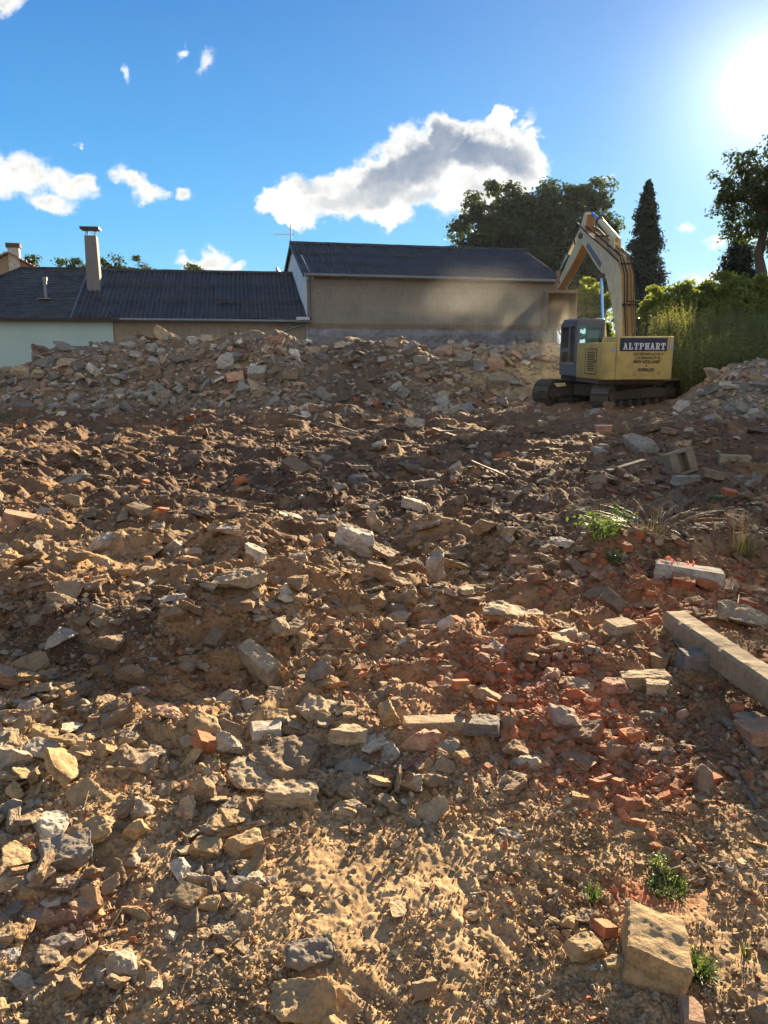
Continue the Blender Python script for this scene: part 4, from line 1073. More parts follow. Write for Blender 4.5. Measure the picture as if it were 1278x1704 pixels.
# ------------------------------------------------------------------ concrete post, laths, hollow block
M_CONC = plain('old_concrete', (.27, .205, .13), .9, vary=.22, scale=9, bump=.5, dirt=(.17, .12, .075), dirt_amt=.75, spec=.15)
M_WOOD = plain('grey_old_wood', (.15, .115, .08), .85, vary=.3, scale=8, bump=.4)
def rough_bar(name, A, B, w, h, mat, seg=90, wear=.008, up=(0, 0, 1), parent=None):
    """A worn square bar with chipped edges."""
    A, B = Vector(A), Vector(B); L = (B - A).length; nx = seg; ring = 24
    V = []; g = perlin3
    for i in range(nx + 1):
        for k in range(ring):
            a = (k + .5) / ring * 2 * PI
            cx, cy = math.cos(a), math.sin(a); mm = max(abs(cx), abs(cy)); px_, py_ = cx / mm, cy / mm
            nrm = (abs(px_) ** 9 + abs(py_) ** 9) ** (1 / 9); V.append((i / nx * L, px_ / nrm * w / 2, py_ / nrm * h / 2))
    V = np.array(V); p = V * 9; dsp = perlin3(p) * wear + perlin3(p * 3.3) * wear * .5
    corner = (np.abs(V[:, 1]) > w * .38) & (np.abs(V[:, 2]) > h * .38)
    dsp = dsp - np.where(corner, np.maximum(0, perlin3(V * 14 + 5) - .05) * wear * 3.5, 0)
    nv = V * np.array((0, 1, 1)); nv /= np.linalg.norm(nv, axis=1)[:, None]; V = V + nv * dsp[:, None]
    V[:ring, 0] += perlin3(V[:ring] * 20) * .02; V[-ring:, 0] += perlin3(V[-ring:] * 20) * .02
    Fq = [(i * ring + k, i * ring + (k + 1) % ring, (i + 1) * ring + (k + 1) % ring, (i + 1) * ring + k) for i in range(nx) for k in range(ring)]
    c0, c1 = len(V), len(V) + 1; V = np.vstack([V, V[:ring].mean(0), V[-ring:].mean(0)])
    Fq += [(c0, (k + 1) % ring, k, k) for k in range(ring)]; Fq += [(c1, nx * ring + k, nx * ring + (k + 1) % ring, nx * ring + (k + 1) % ring) for k in range(ring)]
    me = bpy.data.meshes.new(name); me.from_pydata([tuple(v) for v in V], [], [f if len(set(f)) == 4 else tuple(dict.fromkeys(f)) for f in Fq]); me.update()
    for f in me.polygons: f.use_smooth = True
    me.set_sharp_from_angle(angle=R(35))
    o = link(name, me, mat, parent); d_ = (B - A).normalized(); o.location = A
    o.rotation_euler = d_.to_track_quat('X', 'Z').to_euler(); return o
PA, PB = at(1122, 1036, 4.12), at(1330, 1178, 3.02)
tag(rough_bar('concrete_post', PA, PB, .135, .135, M_CONC, 120, .007), 'long square concrete post lying slanted over broken bricks', 'post')
def ground_pt(px, py, dz=0.0):
    x, y = hit(px, py); return Vector((float(x[0]), float(y[0]), float(H(x, y)[0]) + dz))
tag(rough_bar('wooden_lath', ground_pt(1203, 1212, .03), ground_pt(1262, 1262, .03), .035, .02, M_WOOD, 40, .003), 'grey wooden lath sticking out under the orange brick slab', 'lath')
tag(rough_bar('wooden_lath', ground_pt(1226, 1290, .01), ground_pt(1262, 1345, .01), .02, .012, M_WOOD, 40, .003), 'thin pale stick on dark ground below the orange brick slab', 'stick')
tag(rough_bar('wooden_lath', ground_pt(1010, 790, .08), ground_pt(1070, 780, .10), .08, .04, M_WOOD, 40, .006), 'weathered board on dark soil left of hollow tan block', 'board')
tag(rough_bar('wooden_lath', ground_pt(720, 728, .12), ground_pt(775, 742, .10), .08, .04, M_WOOD, 40, .006), 'weathered board on dark soil before the dusty slope', 'board')
hb = ground_pt(1130, 785, .10); s_ = .36
b = MB(); b.box(-.2, .2, -.10, .10, .15, .19); b.box(-.2, .2, -.10, .10, -.15, -.11); b.box(-.07, .07, .0, .10, -.11, .15)
for (a, c) in ((-.2, -.07), (.07, .2)): b.box(a, c, -.10, .07, -.11, .15)
o = b.build('hollow_block', plain('tan_block', (.22, .175, .12), .9, vary=.25, scale=12, bump=.4), None, bevel=.008); o.location = hb + Vector((0, 0, .06)); o.rotation_euler = (R(-12), R(-14), R(18))
tag(o, 'hollow tan building block with one dark recess', 'block')

# thin boards and splinters sticking out of the heaps
spots = [(600 + 14 * k + (k * 37) % 23, 585 + (k * 53) % 85) for k in range(22)] + [(60 + 29 * k, 600 + (k * 41) % 70) for k in range(14)] + [(520 + 40 * k, 700 + (k * 67) % 110) for k in range(10)]
for k, (px, py) in enumerate(spots):
    x, y = hit(px, py)
    if np.isnan(x[0]) or y[0] > 30: continue
    g = np.random.default_rng(900 + k); p = Vector((float(x[0]), float(y[0]), float(H(x, y)[0]) + .07)); L = g.uniform(.3, .8)
    a = g.uniform(-.5, .5) + (0 if g.random() < .6 else PI); el = g.uniform(-.1, .45)
    q_ = p + Vector((math.cos(a) * math.cos(el), math.sin(a) * .4, math.sin(el))) * L
    _, an = min(((((px - c[0]) ** 2 + (py - c[1]) ** 2) ** .5), c[3]) for c in anchors)
    o = rough_bar('wooden_board', p, q_, g.uniform(.04, .10), .025, M_WOOD, 14, .006)
    wd = 'long' if L > .65 else 'short' if L < .45 else 'mid-length'
    tag(o, f"{wd} {'flat' if el < .1 else 'slanting' if el < .3 else 'steep'} weathered board near the {an}", 'board', 'boards sticking out of the rubble')
# ------------------------------------------------------------------ excavator
YEL = (.54, .385, .115)
M_YEL = plain('dusty_yellow_paint', YEL, .55, vary=.14, scale=1.6, dirt=(.27, .20, .11), dirt_amt=.6, spec=.3)
M_CREAM = plain('faded_cream_paint', (.62, .53, .32), .55, vary=.12, scale=2.2, dirt=(.36, .27, .15), dirt_amt=.5, spec=.3)
M_NAVY = plain('navy_panel', (.022, .030, .060), .4, vary=.2, scale=3, dirt=(.06, .06, .07), dirt_amt=.4)
M_CABP = plain('blue_grey_cab_paint', (.115, .13, .165), .45, vary=.15, scale=3, dirt=(.2, .18, .14), dirt_amt=.35)
M_BLACK = plain('black_rubber', (.018, .018, .02), .7, vary=.3)
M_TRACK = plain('worn_track_steel', (.17, .145, .115), .6, metallic=.5, vary=.35, scale=5, dirt=(.22, .16, .10), dirt_amt=.8, bump=.3)
M_FRAME = plain('muddy_frame_steel', (.10, .075, .06), .8, vary=.35, scale=4, dirt=(.21, .15, .095), dirt_amt=.8, bump=.3)
M_CHROME = plain('sky_tinted_chrome', (.28, .50, .85), .2, metallic=1.0, vary=.03)  # blue of the reflected sky put into the metal colour
M_WHITE = plain('white_letters', (.72, .72, .72), .6, vary=.06)
M_INK = plain('dark_letters', (.045, .04, .03), .6, vary=.1)
M_INK2 = plain('brown_faded_letters', (.15, .10, .035), .6, vary=.2)
M_STICK = plain('pale_blue_sticker', (.28, .36, .50), .5, vary=.3, scale=20)
M_BUCKET = plain('dust_caked_steel', (.24, .18, .115), .85, vary=.25, scale=3, bump=.3)
M_SEAT = plain('grey_seat_cover', (.22, .26, .25), .8, vary=.15)
m, t = material('cab_glass')
fr = t.n('ShaderNodeFresnel', ins={'IOR': 1.45}); gl = t.n('ShaderNodeBsdfGlossy', ins={'Color': (.9, .95, .95, 1), 'Roughness': .03}); tr = t.n('ShaderNodeBsdfTransparent', ins={'Color': (.86, .94, .91, 1)})
mx = t.n('ShaderNodeMixShader', ins={0: fr.outputs[0], 1: tr.outputs[0], 2: gl.outputs[0]}); o_ = t.n('ShaderNodeOutputMaterial'); t.t.links.new(mx.outputs[0], o_.inputs[0]); M_GLASS = m

EXC = Vector((6.86, 24.7, 0)); gzv = -.06
ex = empty('excavator', (EXC.x, EXC.y, gzv), R(5), 'yellow crawler excavator with raised boom on the rubble', 'excavator')
def part(mb, name, mat, parent=None, bevel=0.0, seg=2, sm=None):
    if UP_BODY[0]:                                     # upper works
        mb.V = [(.9 * x + .08, *lift(name, y, z)) for (x, y, z) in mb.V]
    return mb.build(name, mat, parent or ex, bevel, seg, sm)
UP_BODY = [True]
def lift(name, y, z):
    if name in ARM: y = 6.85 - (6.85 - y) * .82 if y < 6.85 else y
    elif y > 1: y = 1 + (y - 1) * 1.24 if name not in FIXED else y
    if z > 4 and name not in FIXED: z = 4 + (z - 4) * .79
    return y, z
ARM = {'dipper_arm', 'arm_plate', 'bucket_cylinder', 'bucket_link'}
FIXED = {'bucket', 'bucket_cheek', 'bucket_lip', 'bucket_tooth', 'bucket_ear', 'cab', 'cab_roof', 'rear_frame', 'door_frame', 'right_frame', 'front_frame', 'rear_window', 'door_window', 'side_window', 'windscreen', 'cab_step', 'deck_frame', 'side_cover'}
Z = lambda z: z - gzv
# counterweight: flat rear with large round corners
def plan(x0, x1, yb, yf, r, n=6):
    P = [(x1, yf)]
    for k in range(n + 1):
        a = -k / n * PI / 2; P.append((x1 - r + r * math.cos(a), yb + r + r * math.sin(a)))
    for k in range(n + 1):
        a = -PI / 2 - k / n * PI / 2; P.append((x0 + r + r * math.cos(a), yb + r + r * math.sin(a)))
    P.append((x0, yf)); return P
cw = part(MB().prism([(1.16, -1.5)] + [(.92 + .24 * math.cos(-k / 6 * PI / 2), -2.46 + .24 * math.sin(-k / 6 * PI / 2)) for k in range(7)] + [(-.748, -2.70), (-.748, -1.5)], 'z', .92, 2.12), 'counterweight', M_YEL, bevel=.035, seg=3, sm=40)
sc_ = part(MB().prism([(-.752, -.35), (-.752, -2.695), (-.82, -2.695)] + [(-.82 - .32 * math.sin(k / 6 * PI / 2), -2.375 - .32 * math.cos(k / 6 * PI / 2)) for k in range(1, 7)] + [(-1.14, -.35)], 'z', .915, 1.96), 'side_cover', M_YEL, bevel=.035, seg=3, sm=40)
part(MB().box(.30, 1.14, -1.49, .9, .95, 1.85), 'side_cover', M_YEL, bevel=.06, seg=3, sm=40)
part(MB().box(-.73, .28, -1.49, -.30, .95, 1.92), 'engine_hood', M_YEL, bevel=.05, seg=3, sm=40)
part(MB().box(-1.10, 1.10, -2.2, 1.1, .80, .915), 'deck_frame', M_FRAME)
# navy name panel, lettering, bolts, stickers
part(MB().box(-.66, .86, -2.708, -2.66, 1.715, 2.075), 'name_panel', M_NAVY, cw, bevel=.004)
part(MB().box(-.60, .80, -2.60, -1.5, 2.118, 2.128), 'top_plate', M_NAVY, cw)
def slab_word(word, x0, z0, h, w, gap, y, name, mat, parent):
    """Bold slab-serif capitals made of straight strokes."""
    b = MB(); x = x0; tk = h * .24; sf = h * .15; yy0, yy1 = y - .012, y
    def rect(a, c, d, e): b.box(a, c, yy0, yy1, d, e)
    def quad(p): b.prism(p, 'y', yy0, yy1)
    for chh in word:
        W_ = w
        if chh == 'A':
            quad([(x + .10 * W_, z0), (x + .10 * W_ + tk * .8, z0), (x + .5 * W_ + tk * .3, z0 + h), (x + .5 * W_ - tk * .4, z0 + h)])
            quad([(x + .90 * W_ - tk, z0), (x + .90 * W_, z0), (x + .5 * W_ + tk * .4, z0 + h), (x + .5 * W_ - tk * .3, z0 + h)])
            rect(x + .3 * W_, x + .7 * W_, z0 + h * .28, z0 + h * .42); rect(x - .02 * W_, x + .38 * W_, z0, z0 + sf); rect(x + .60 * W_, x + 1.02 * W_, z0, z0 + sf); rect(x + .25 * W_, x + .6 * W_, z0 + h - sf, z0 + h)
        if chh == 'L':
            rect(x + .16 * W_, x + .16 * W_ + tk, z0, z0 + h); rect(x, x + .95 * W_, z0, z0 + sf); rect(x, x + .55 * W_, z0 + h - sf, z0 + h); rect(x + .80 * W_, x + .95 * W_, z0, z0 + h * .4)
        if chh == 'T':
            rect(x + .5 * W_ - tk / 2, x + .5 * W_ + tk / 2, z0, z0 + h); rect(x, x + W_, z0 + h - sf, z0 + h); rect(x + .22 * W_, x + .78 * W_, z0, z0 + sf); rect(x, x + .14 * W_, z0 + h * .62, z0 + h); rect(x + .86 * W_, x + W_, z0 + h * .62, z0 + h)
        if chh in 'PR':
            rect(x + .14 * W_, x + .14 * W_ + tk, z0, z0 + h); rect(x, x + .5 * W_, z0, z0 + sf); rect(x, x + .7 * W_, z0 + h - sf, z0 + h); rect(x + .3 * W_, x + .75 * W_, z0 + h * .42, z0 + h * .55)
            quad([(x + .66 * W_, z0 + h * .42), (x + .95 * W_, z0 + h * .58), (x + .95 * W_, z0 + h * .86), (x + .66 * W_, z0 + h), (x + .66 * W_, z0 + h - sf), (x + .74 * W_, z0 + h * .78), (x + .74 * W_, z0 + h * .66), (x + .66 * W_, z0 + h * .55)])
            if chh == 'R': quad([(x + .45 * W_, z0 + h * .45), (x + .68 * W_, z0 + h * .45), (x + .95 * W_, z0), (x + .70 * W_, z0)]); rect(x + .72 * W_, x + 1.05 * W_, z0, z0 + sf)
        if chh == 'H':
            for q in (.10, .90): 
                xx = x + q * W_ - (0 if q < .5 else tk); rect(xx, xx + tk, z0, z0 + h); rect(xx - tk * .4, xx + tk * 1.4, z0, z0 + sf); rect(xx - tk * .4, xx + tk * 1.4, z0 + h - sf, z0 + h)
            rect(x + .2 * W_, x + .8 * W_, z0 + h * .42, z0 + h * .58)
        x += W_ + gap
    return part(b, name, mat, parent)
slab_word('ALTPHART', -.555, 1.755, .185, .145, .028, -2.709, 'lettering', M_WHITE, cw)
def text(body, cx, z, size, mat, parent, bold=.0, sx=1.0):
    cu = bpy.data.curves.new('lettering', 'FONT'); cu.body = body; cu.size = size; cu.align_x = 'CENTER'; cu.extrude = .004; cu.offset = bold
    tmp = bpy.data.objects.new('lettering', cu); COL.objects.link(tmp)
    me = bpy.data.meshes.new_from_object(tmp.evaluated_get(bpy.context.evaluated_depsgraph_get())); bpy.data.objects.remove(tmp)
    o = link('lettering', me, None, parent); me.materials.clear(); me.materials.append(mat)
    o.location = (.9 * cx + .08, -2.705, z); o.rotation_euler = (PI / 2, 0, 0); o.scale = (sx * .92, 1, 1); return o
text('2355 BRUNN a/d Wi. 4', .26, 1.605, .098, M_INK2, cw, .003, 1.0)
text('Tel. 0664/356 79 76', .27, 1.500, .098, M_INK2, cw, .003, .98)
text('NEW HOLLAND', .23, 1.385, .118, M_INK, cw, .004, .98)
text('\u2022', .23, 1.265, .14, M_INK, cw, .004)
text('KOBELCO', .23, 1.165, .112, M_INK, cw, .004, .98)
for (x, z) in ((-.12, 1.49), (.66, 1.50), (-.13, 1.09), (.66, 1.10)):
    bo = part(MB().tube([(x, -2.715, z), (x, -2.66, z)], .052, 16), 'lifting_bolt', plain('bolt_rust', (.30, .18, .06), .6, vary=.2), cw, sm=40)
    part(MB().tube([(x, -2.722, z), (x, -2.714, z)], .026, 12), 'bolt_head', M_YEL, bo)
part(MB().box(.945, 1.045, -2.705, -2.69, 1.78, 1.92), 'sticker', M_STICK, cw)
part(MB().box(-.90, -.775, -2.702, -2.68, 1.70, 1.80), 'sticker', M_STICK, sc_)
# vent door on the left rear corner
vg = MB(); vd = MB()
def on_left(y, z): return (-1.146, y, z)
b = MB(); b.box(-1.150, -1.12, -2.10, -1.20, 1.08, 1.76); vdoor = part(b, 'vent_door', M_YEL, sc_, bevel=.008)
b = MB()
for (y0, y1, z0, z1) in ((-2.12, -1.18, 1.05, 1.075), (-2.12, -1.18, 1.765, 1.79), (-2.125, -2.10, 1.05, 1.79), (-1.20, -1.175, 1.05, 1.79)): b.box(-1.155, -1.13, y0, y1, z0, z1)
part(b, 'door_seal', M_INK2, vdoor)
b = MB()
for k in range(11): b.box(-1.154, -1.13, -1.98, -1.36, 1.15 + k * .052, 1.175 + k * .052)
part(b, 'vent_slots', M_BLACK, vdoor)
part(MB().tube([(-1.165, -2.02, 1.42), (-1.14, -2.02, 1.42)], .035, 12), 'door_latch', M_BLACK, vdoor)
# cab
def frame_panel(b, o, u, v, w, h, t_, nrm, inset=(.07, .07, .07, .07)):
    """Frame bars round an opening on the rectangle o + u*w + v*h."""
    o, u, v, nrm = Vector(o), Vector(u), Vector(v), Vector(nrm) * t_
    l, r, bt, tp = inset
    def q(a0, a1, c0, c1):
        p = [o + u * a0 + v * c0, o + u * a1 + v * c0, o + u * a1 + v * c1, o + u * a0 + v * c1]; b.hexa([x for x in p] + [x + nrm for x in p])
    q(0, l, 0, h); q(w - r, w, 0, h); q(l, w - r, 0, bt); q(l, w - r, h - tp, h)
CX0, CX1, CY0, CY1, CZ0, CZ1 = -1.14, -.16, -.30, 1.30, .95, 2.72
cab = part(MB().box(CX0, CX1, CY0, CY1, CZ0, 1.32), 'cab', M_CABP, bevel=.03)
part(MB().prism([(CY0, CZ1 - .02), (CY0 - .02, CZ1 - .10), (CY0 + .02, CZ1 - .16), (CY1, CZ1 - .26), (CY1 + .06, CZ1 - .20), (CY1 - .25, CZ1)], 'x', CX0, CX1), 'cab_roof', M_CABP, cab, bevel=.05, seg=3, sm=45)
b = MB(); frame_panel(b, (CX0, CY0, 1.32), (1, 0, 0), (0, 0, 1), .98, 1.28, .06, (0, 1, 0), (.11, .06, .50, .07)); part(b, 'rear_frame', M_CABP, cab, bevel=.012)
b = MB(); frame_panel(b, (CX0, CY0 + .062, 1.32), (0, 1, 0), (0, 0, 1), 1.54, 1.22, .05, (1, 0, 0), (.14, .10, .02, .06)); b.box(CX0, CX0 + .05, .38, .50, 1.34, 2.50); b.box(CX0, CX0 + .05, .5, 1.14, 1.68, 1.80); part(b, 'door_frame', M_CABP, cab, bevel=.012)
b = MB(); frame_panel(b, (CX1 - .05, CY0 + .062, 1.32), (0, 1, 0), (0, 0, 1), 1.54, 1.22, .05, (1, 0, 0), (.08, .10, .05, .06)); part(b, 'right_frame', M_CABP, cab, bevel=.012)
b = MB(); frame_panel(b, (CX0, CY1 - .05, 1.32), (1, 0, 0), (0, 0, 1), .98, 1.20, .05, (0, 1, 0), (.06, .06, .05, .05)); part(b, 'front_frame', M_BLACK, cab, bevel=.012)
part(MB().box(CX0 + .115, CX1 - .065, CY0 + .02, CY0 + .028, 1.83, 2.52), 'rear_window', M_GLASS, cab)
part(MB().box(CX0 + .02, CX0 + .028, CY0 + .21, CY1 - .08, 1.35, 2.47), 'door_window', M_GLASS, cab)
part(MB().box(CX1 - .03, CX1 - .022, CY0 + .15, CY1 - .08, 1.38, 2.47), 'side_window', M_GLASS, cab)
part(MB().box(CX0 + .065, CX1 - .065, CY1 - .03, CY1 - .022, 1.38, 2.46), 'windscreen', M_GLASS, cab)
part(MB().prism([(-.05, 1.35), (.45, 1.35), (.45, 1.47), (.10, 1.49), (-.02, 2.35), (-.13, 2.36)], 'x', -.72, -.26), 'driver_seat', M_SEAT, cab, bevel=.04, seg=3, sm=45)
part(MB().box(-.62, -.42, CY0 + .005, CY0 + .018, 2.545, 2.575), 'work_light', M_WHITE, cab)
part(MB().box(CX0 + .0, CX0 + .40, CY0 - .05, CY1 - .2, .78, .949), 'cab_step', M_BLACK, cab, bevel=.02)
# handrails on the right
b = MB(); b.tube([(.72, -.9, 1.85), (.72, -.9, 2.55), (.76, -.75, 2.68), (.98, -.4, 2.70), (1.02, -.3, 2.60), (1.02, -.3, 1.85)], .022, 8); b.tube([(.72, -.9, 2.30), (.40, -.9, 2.05), (.36, -.9, 1.95)], .022, 8); part(b, 'handrail', M_BLACK, sm=50)
part(MB().tube([(.86, -1.2, 2.10), (.86, -1.2, 2.42), (.95, -1.2, 2.52)], .05, 10), 'exhaust_pipe', M_BLACK, sm=50)
# boom: bent box beam; x offset to the right of the cab
BX = .70
def beam(pts_top, pts_bot, w, name, mat, sidemat=None, parent=None, bevel=.02):
    b = MB(); n = len(pts_top)
    for i in range(n - 1):
        (a0, a1), (c0, c1) = (pts_bot[i], pts_bot[i + 1]), (pts_top[i], pts_top[i + 1])
        b.hexa([(BX - w, a0[0], a0[1]), (BX + w, a0[0], a0[1]), (BX + w, a1[0], a1[1]), (BX - w, a1[0], a1[1]), (BX - w, c0[0], c0[1]), (BX + w, c0[0], c0[1]), (BX + w, c1[0], c1[1]), (BX - w, c1[0], c1[1])])
    return part(b, name, mat, parent, bevel=0)
def plate(poly, x0, x1, name, mat, parent, bevel=.012):
    return part(MB().prism(poly, 'x', x0, x1), name, mat, parent, bevel=bevel)
bw = .25
boom_poly = [(-.38, 1.62), (-.30, 1.50), (.02, 1.60), (.44, 2.7), (.98, 3.55), (1.25, 3.98), (2.3, 4.85), (3.46, 5.98), (3.56, 6.16), (3.44, 6.30), (3.26, 6.34), (2.6, 6.02), (1.25, 5.12), (.55, 4.62), (.16, 4.12), (-.10, 3.2)]
boom = plate(boom_poly, BX - bw, BX + bw, 'boom', M_CREAM, ex, .03)
back = MB()
top = [(-.38, 1.62), (-.10, 3.2), (.16, 4.12), (.55, 4.62), (1.25, 5.12), (2.6, 6.02), (3.26, 6.34)]
for p, q in zip(top[:-1], top[1:]):
    d_ = Vector((0, q[0] - p[0], q[1] - p[1])).normalized(); nn = Vector((0, -d_.z, d_.y)) * .012
    P = [Vector((BX - bw + .03, p[0], p[1])), Vector((BX + bw - .03, p[0], p[1])), Vector((BX + bw - .03, q[0], q[1])), Vector((BX - bw + .03, q[0], q[1]))]
    back.hexa([x for x in P] + [x + nn for x in P])
part(back, 'boom_top_plate', plain('sun_faded_orange', (.46, .29, .10), .6, vary=.15, scale=3, dirt=(.34, .25, .14)), boom)
b = MB(); 
for s_ in (-1, 1): b.prism([(.95, 4.72), (1.55, 5.22), (1.35, 5.62), (1.10, 5.55)], 'x', BX + s_ * .11 - .02, BX + s_ * .11 + .02)
part(b, 'cylinder_lug', M_CREAM, boom)
plate([(1.75, 4.52), (2.95, 5.62), (2.80, 5.78), (1.62, 4.70)], BX - bw - .006, BX - bw, 'faded_marking', M_CABP, boom, 0)
part(MB().tube([(BX - .32, 3.40, 6.18), (BX + .32, 3.40, 6.18)], .13, 16), 'boom_pin', M_FRAME, boom, sm=40)
# hoses and pipes along the boom
for k, (x, mt) in enumerate(((-.17, M_BLACK), (-.10, M_INK2), (.06, M_INK2), (.13, M_INK2), (.19, M_BLACK))):
    P = [(BX + x, -.50, 1.9), (BX + x * 1.1, -.22, 3.1), (BX + x, -.02 - .05 * (k % 2), 4.05), (BX + x, .42, 4.80), (BX + x, 1.05, 5.16), (BX + x * .9, 2.5, 6.08), (BX + x * 1.2, 3.2, 6.52)]
    part(MB().tube(P, .024, 8), 'hydraulic_hose', mt, boom, sm=60)
part(MB().tube([(BX - .30, .20, 4.55), (BX - .32, 1.2, 5.15), (BX - .34, 2.9, 6.25), (BX - .36, 3.55, 6.75), (BX - .40, 3.75, 6.35), (BX - .36, 3.70, 5.85)], .03, 8), 'hydraulic_hose', M_BLACK, boom, sm=60)
b = MB()
for (y, z) in ((-.16, 3.1), (.22, 4.45), (1.3, 5.30), (2.2, 5.88)): b.box(BX - .24, BX + .24, y - .03, y + .03, z - .01, z + .05)
part(b, 'hose_clamp', M_BLACK, boom)
b = MB(); b.tube([(BX - .21, -.40, 3.2), (BX - .20, -.46, 3.2), (BX - .20, -.33, 4.0), (BX - .20, .05, 4.62)], .02, 8); b.tube([(BX - .21, -.46, 3.2), (BX + .24, -.46, 3.2)], .02, 8); b.tube([(BX + .24, -.40, 3.2), (BX + .30, -.46, 3.22), (BX + .30, -.30, 4.0), (BX + .26, .15, 4.65)], .02, 8); part(b, 'pipe_guard', M_BLACK, boom, sm=60)
# lift cylinders
for s_ in (-1, 1):
    x = BX + s_ * .36
    cy = part(MB().tube([(x, .62, 1.30), (x, 1.08, 2.55)], .095, 14), 'lift_cylinder', M_CREAM, sm=40)
    part(MB().tube([(x, 1.08, 2.55), (x, 1.40, 4.12)], .055, 12), 'piston_rod', M_CHROME, cy, sm=40)
    part(MB().tube([(x - .09, 1.41, 4.16), (x + .09, 1.41, 4.16)], .11, 14), 'rod_eye', M_FRAME, cy, sm=40)
part(MB().tube([(BX - .42, 1.41, 4.16), (BX + .42, 1.41, 4.16)], .05, 12), 'lift_pin', M_FRAME, sm=40)
# arm cylinder on top of the boom
ac = part(MB().tube([(BX + .05, 1.22, 5.55), (BX + .05, 2.55, 6.62)], .12, 16), 'arm_cylinder', M_CREAM, sm=40)
part(MB().tube([(BX + .05, 2.55, 6.62), (BX + .05, 3.22, 7.10)], .06, 12), 'piston_rod', M_CHROME, ac, sm=40)
part(MB().tube([(BX + .05, 2.50, 6.58), (BX + .05, 2.62, 6.68)], .14, 16), 'cylinder_gland', M_FRAME, ac, sm=40)
# dipper arm
arm_poly = [(3.02, 7.02), (3.16, 7.16), (3.34, 7.14), (3.86, 6.46), (4.5, 5.9), (6.82, 4.32), (6.90, 4.16), (6.74, 4.06), (4.6, 5.1), (3.45, 5.80), (3.20, 6.06)]
arm = plate(arm_poly, BX - .19, BX + .19, 'dipper_arm', M_CREAM, ex, .02)
under = MB(); pts = [(3.02, 7.02), (3.20, 6.06)]
for p, q in (((3.45, 5.80), (4.6, 5.1)), ((4.6, 5.1), (6.74, 4.06)), ((3.02, 7.02), (3.20, 6.06))):
    d_ = Vector((0, q[0] - p[0], q[1] - p[1])).normalized(); nn = Vector((0, d_.z, -d_.y)) * .012
    P = [Vector((BX - .16, *p)), Vector((BX + .16, *p)), Vector((BX + .16, *q)), Vector((BX - .16, *q))]; under.hexa([x for x in P] + [x + nn for x in P])
part(under, 'arm_plate', plain('brown_orange_paint', (.36, .19, .075), .65, vary=.25, scale=3, dirt=(.28, .19, .11)), arm)  # underside and rear edge browner than the arm's sides
bc = part(MB().tube([(BX, 4.02, 6.62), (BX, 5.6, 5.70)], .10, 14), 'bucket_cylinder', M_CREAM, sm=40)
part(MB().tube([(BX, 5.2, 5.70), (BX, 5.82, 5.16), (BX, 6.46, 5.02)][:2], .05, 12), 'piston_rod', M_CHROME, bc, sm=40)
b = MB()
for s_ in (-1, 1): b.bar((BX + s_ * .23, 6.62, 5.02), (BX + s_ * .23, 6.30, 4.36), .05, .12, (1, 0, 0)); b.bar((BX + s_ * .16, 6.62, 5.02), (BX + s_ * .16, 6.98, 4.16), .05, .12, (1, 0, 0))
part(b, 'bucket_link', M_FRAME, bevel=.01)
# bucket, hanging with its mouth towards the machine
bk = [(6.62, 4.02), (7.10, 4.10), (7.42, 3.75), (7.50, 3.25), (7.30, 2.75), (6.86, 2.52)]
b = MB(); thick = .05
inner = [(6.66, 3.94), (7.07, 4.03), (7.36, 3.72), (7.44, 3.25), (7.26, 2.80), (6.86, 2.58)]
for i in range(len(bk) - 1):
    for x0, x1 in ((BX - .64, BX + .64),):
        b.hexa([(x0, *bk[i]), (x1, *bk[i]), (x1, *bk[i + 1]), (x0, *bk[i + 1]), (x0, *inner[i]), (x1, *inner[i]), (x1, *inner[i + 1]), (x0, *inner[i + 1])])
bucket = part(b, 'bucket', M_BUCKET)
for s_ in (-1, 1):
    x = BX + s_ * .64; part(MB().prism(bk + [(6.52, 2.70), (6.50, 3.95)], 'x', x - .03, x + .03), 'bucket_cheek', M_BUCKET, bucket, bevel=.008)
part(MB().box(BX - .68, BX + .68, 6.50, 6.66, 3.94, 4.06), 'bucket_lip', M_BUCKET, bucket, bevel=.01)
for k in range(5):
    x = BX - .56 + k * .28; part(MB().hexa([(x - .05, 6.80, 2.50), (x + .05, 6.80, 2.50), (x + .05, 6.92, 2.60), (x - .05, 6.92, 2.60), (x - .03, 6.56, 2.34), (x + .03, 6.56, 2.34), (x + .03, 6.60, 2.40), (x - .03, 6.60, 2.40)]), 'bucket_tooth', M_FRAME, bucket)
b = MB()
for s_ in (-1, 1): b.prism([(6.66, 4.06), (7.12, 4.10), (7.05, 4.30), (6.86, 4.32), (6.72, 4.26)], 'x', BX + s_ * .24 - .025, BX + s_ * .24 + .025)
part(b, 'bucket_ear', M_BUCKET, bucket, bevel=.008)

UP_BODY[0] = False
# crawler undercarriage, turned to the side
vr = math.atan2(EXC.x, EXC.y); th = R(54)
rgt = Vector((math.cos(vr), -math.sin(vr), 0)); fwd = Vector((math.sin(vr), math.cos(vr), 0))
axv = -math.cos(th) * rgt - math.sin(th) * fwd
ua = math.atan2(axv.y, axv.x) - R(5)
UC = Vector((.28, -.05, 0))                       # slewing centre in the machine's own frame
Mu = Matrix.Translation(UC) @ Matrix.Rotation(ua, 4, 'Z')
def upart(mb, name, mat, parent=None, **k):
    mb.V = [tuple(Mu @ Vector(v)) for v in mb.V]; return part(mb, name, mat, parent, **k)
uc = upart(MB().box(-.75, .75, -.85, .85, .34, .72), 'undercarriage', M_FRAME, bevel=.06)
upart(MB().cyl((0, 0, .78), 'z', .62, .16, 32), 'slew_ring', M_FRAME, uc, sm=40)
TL, TR, SH = 1.62, .40, .60
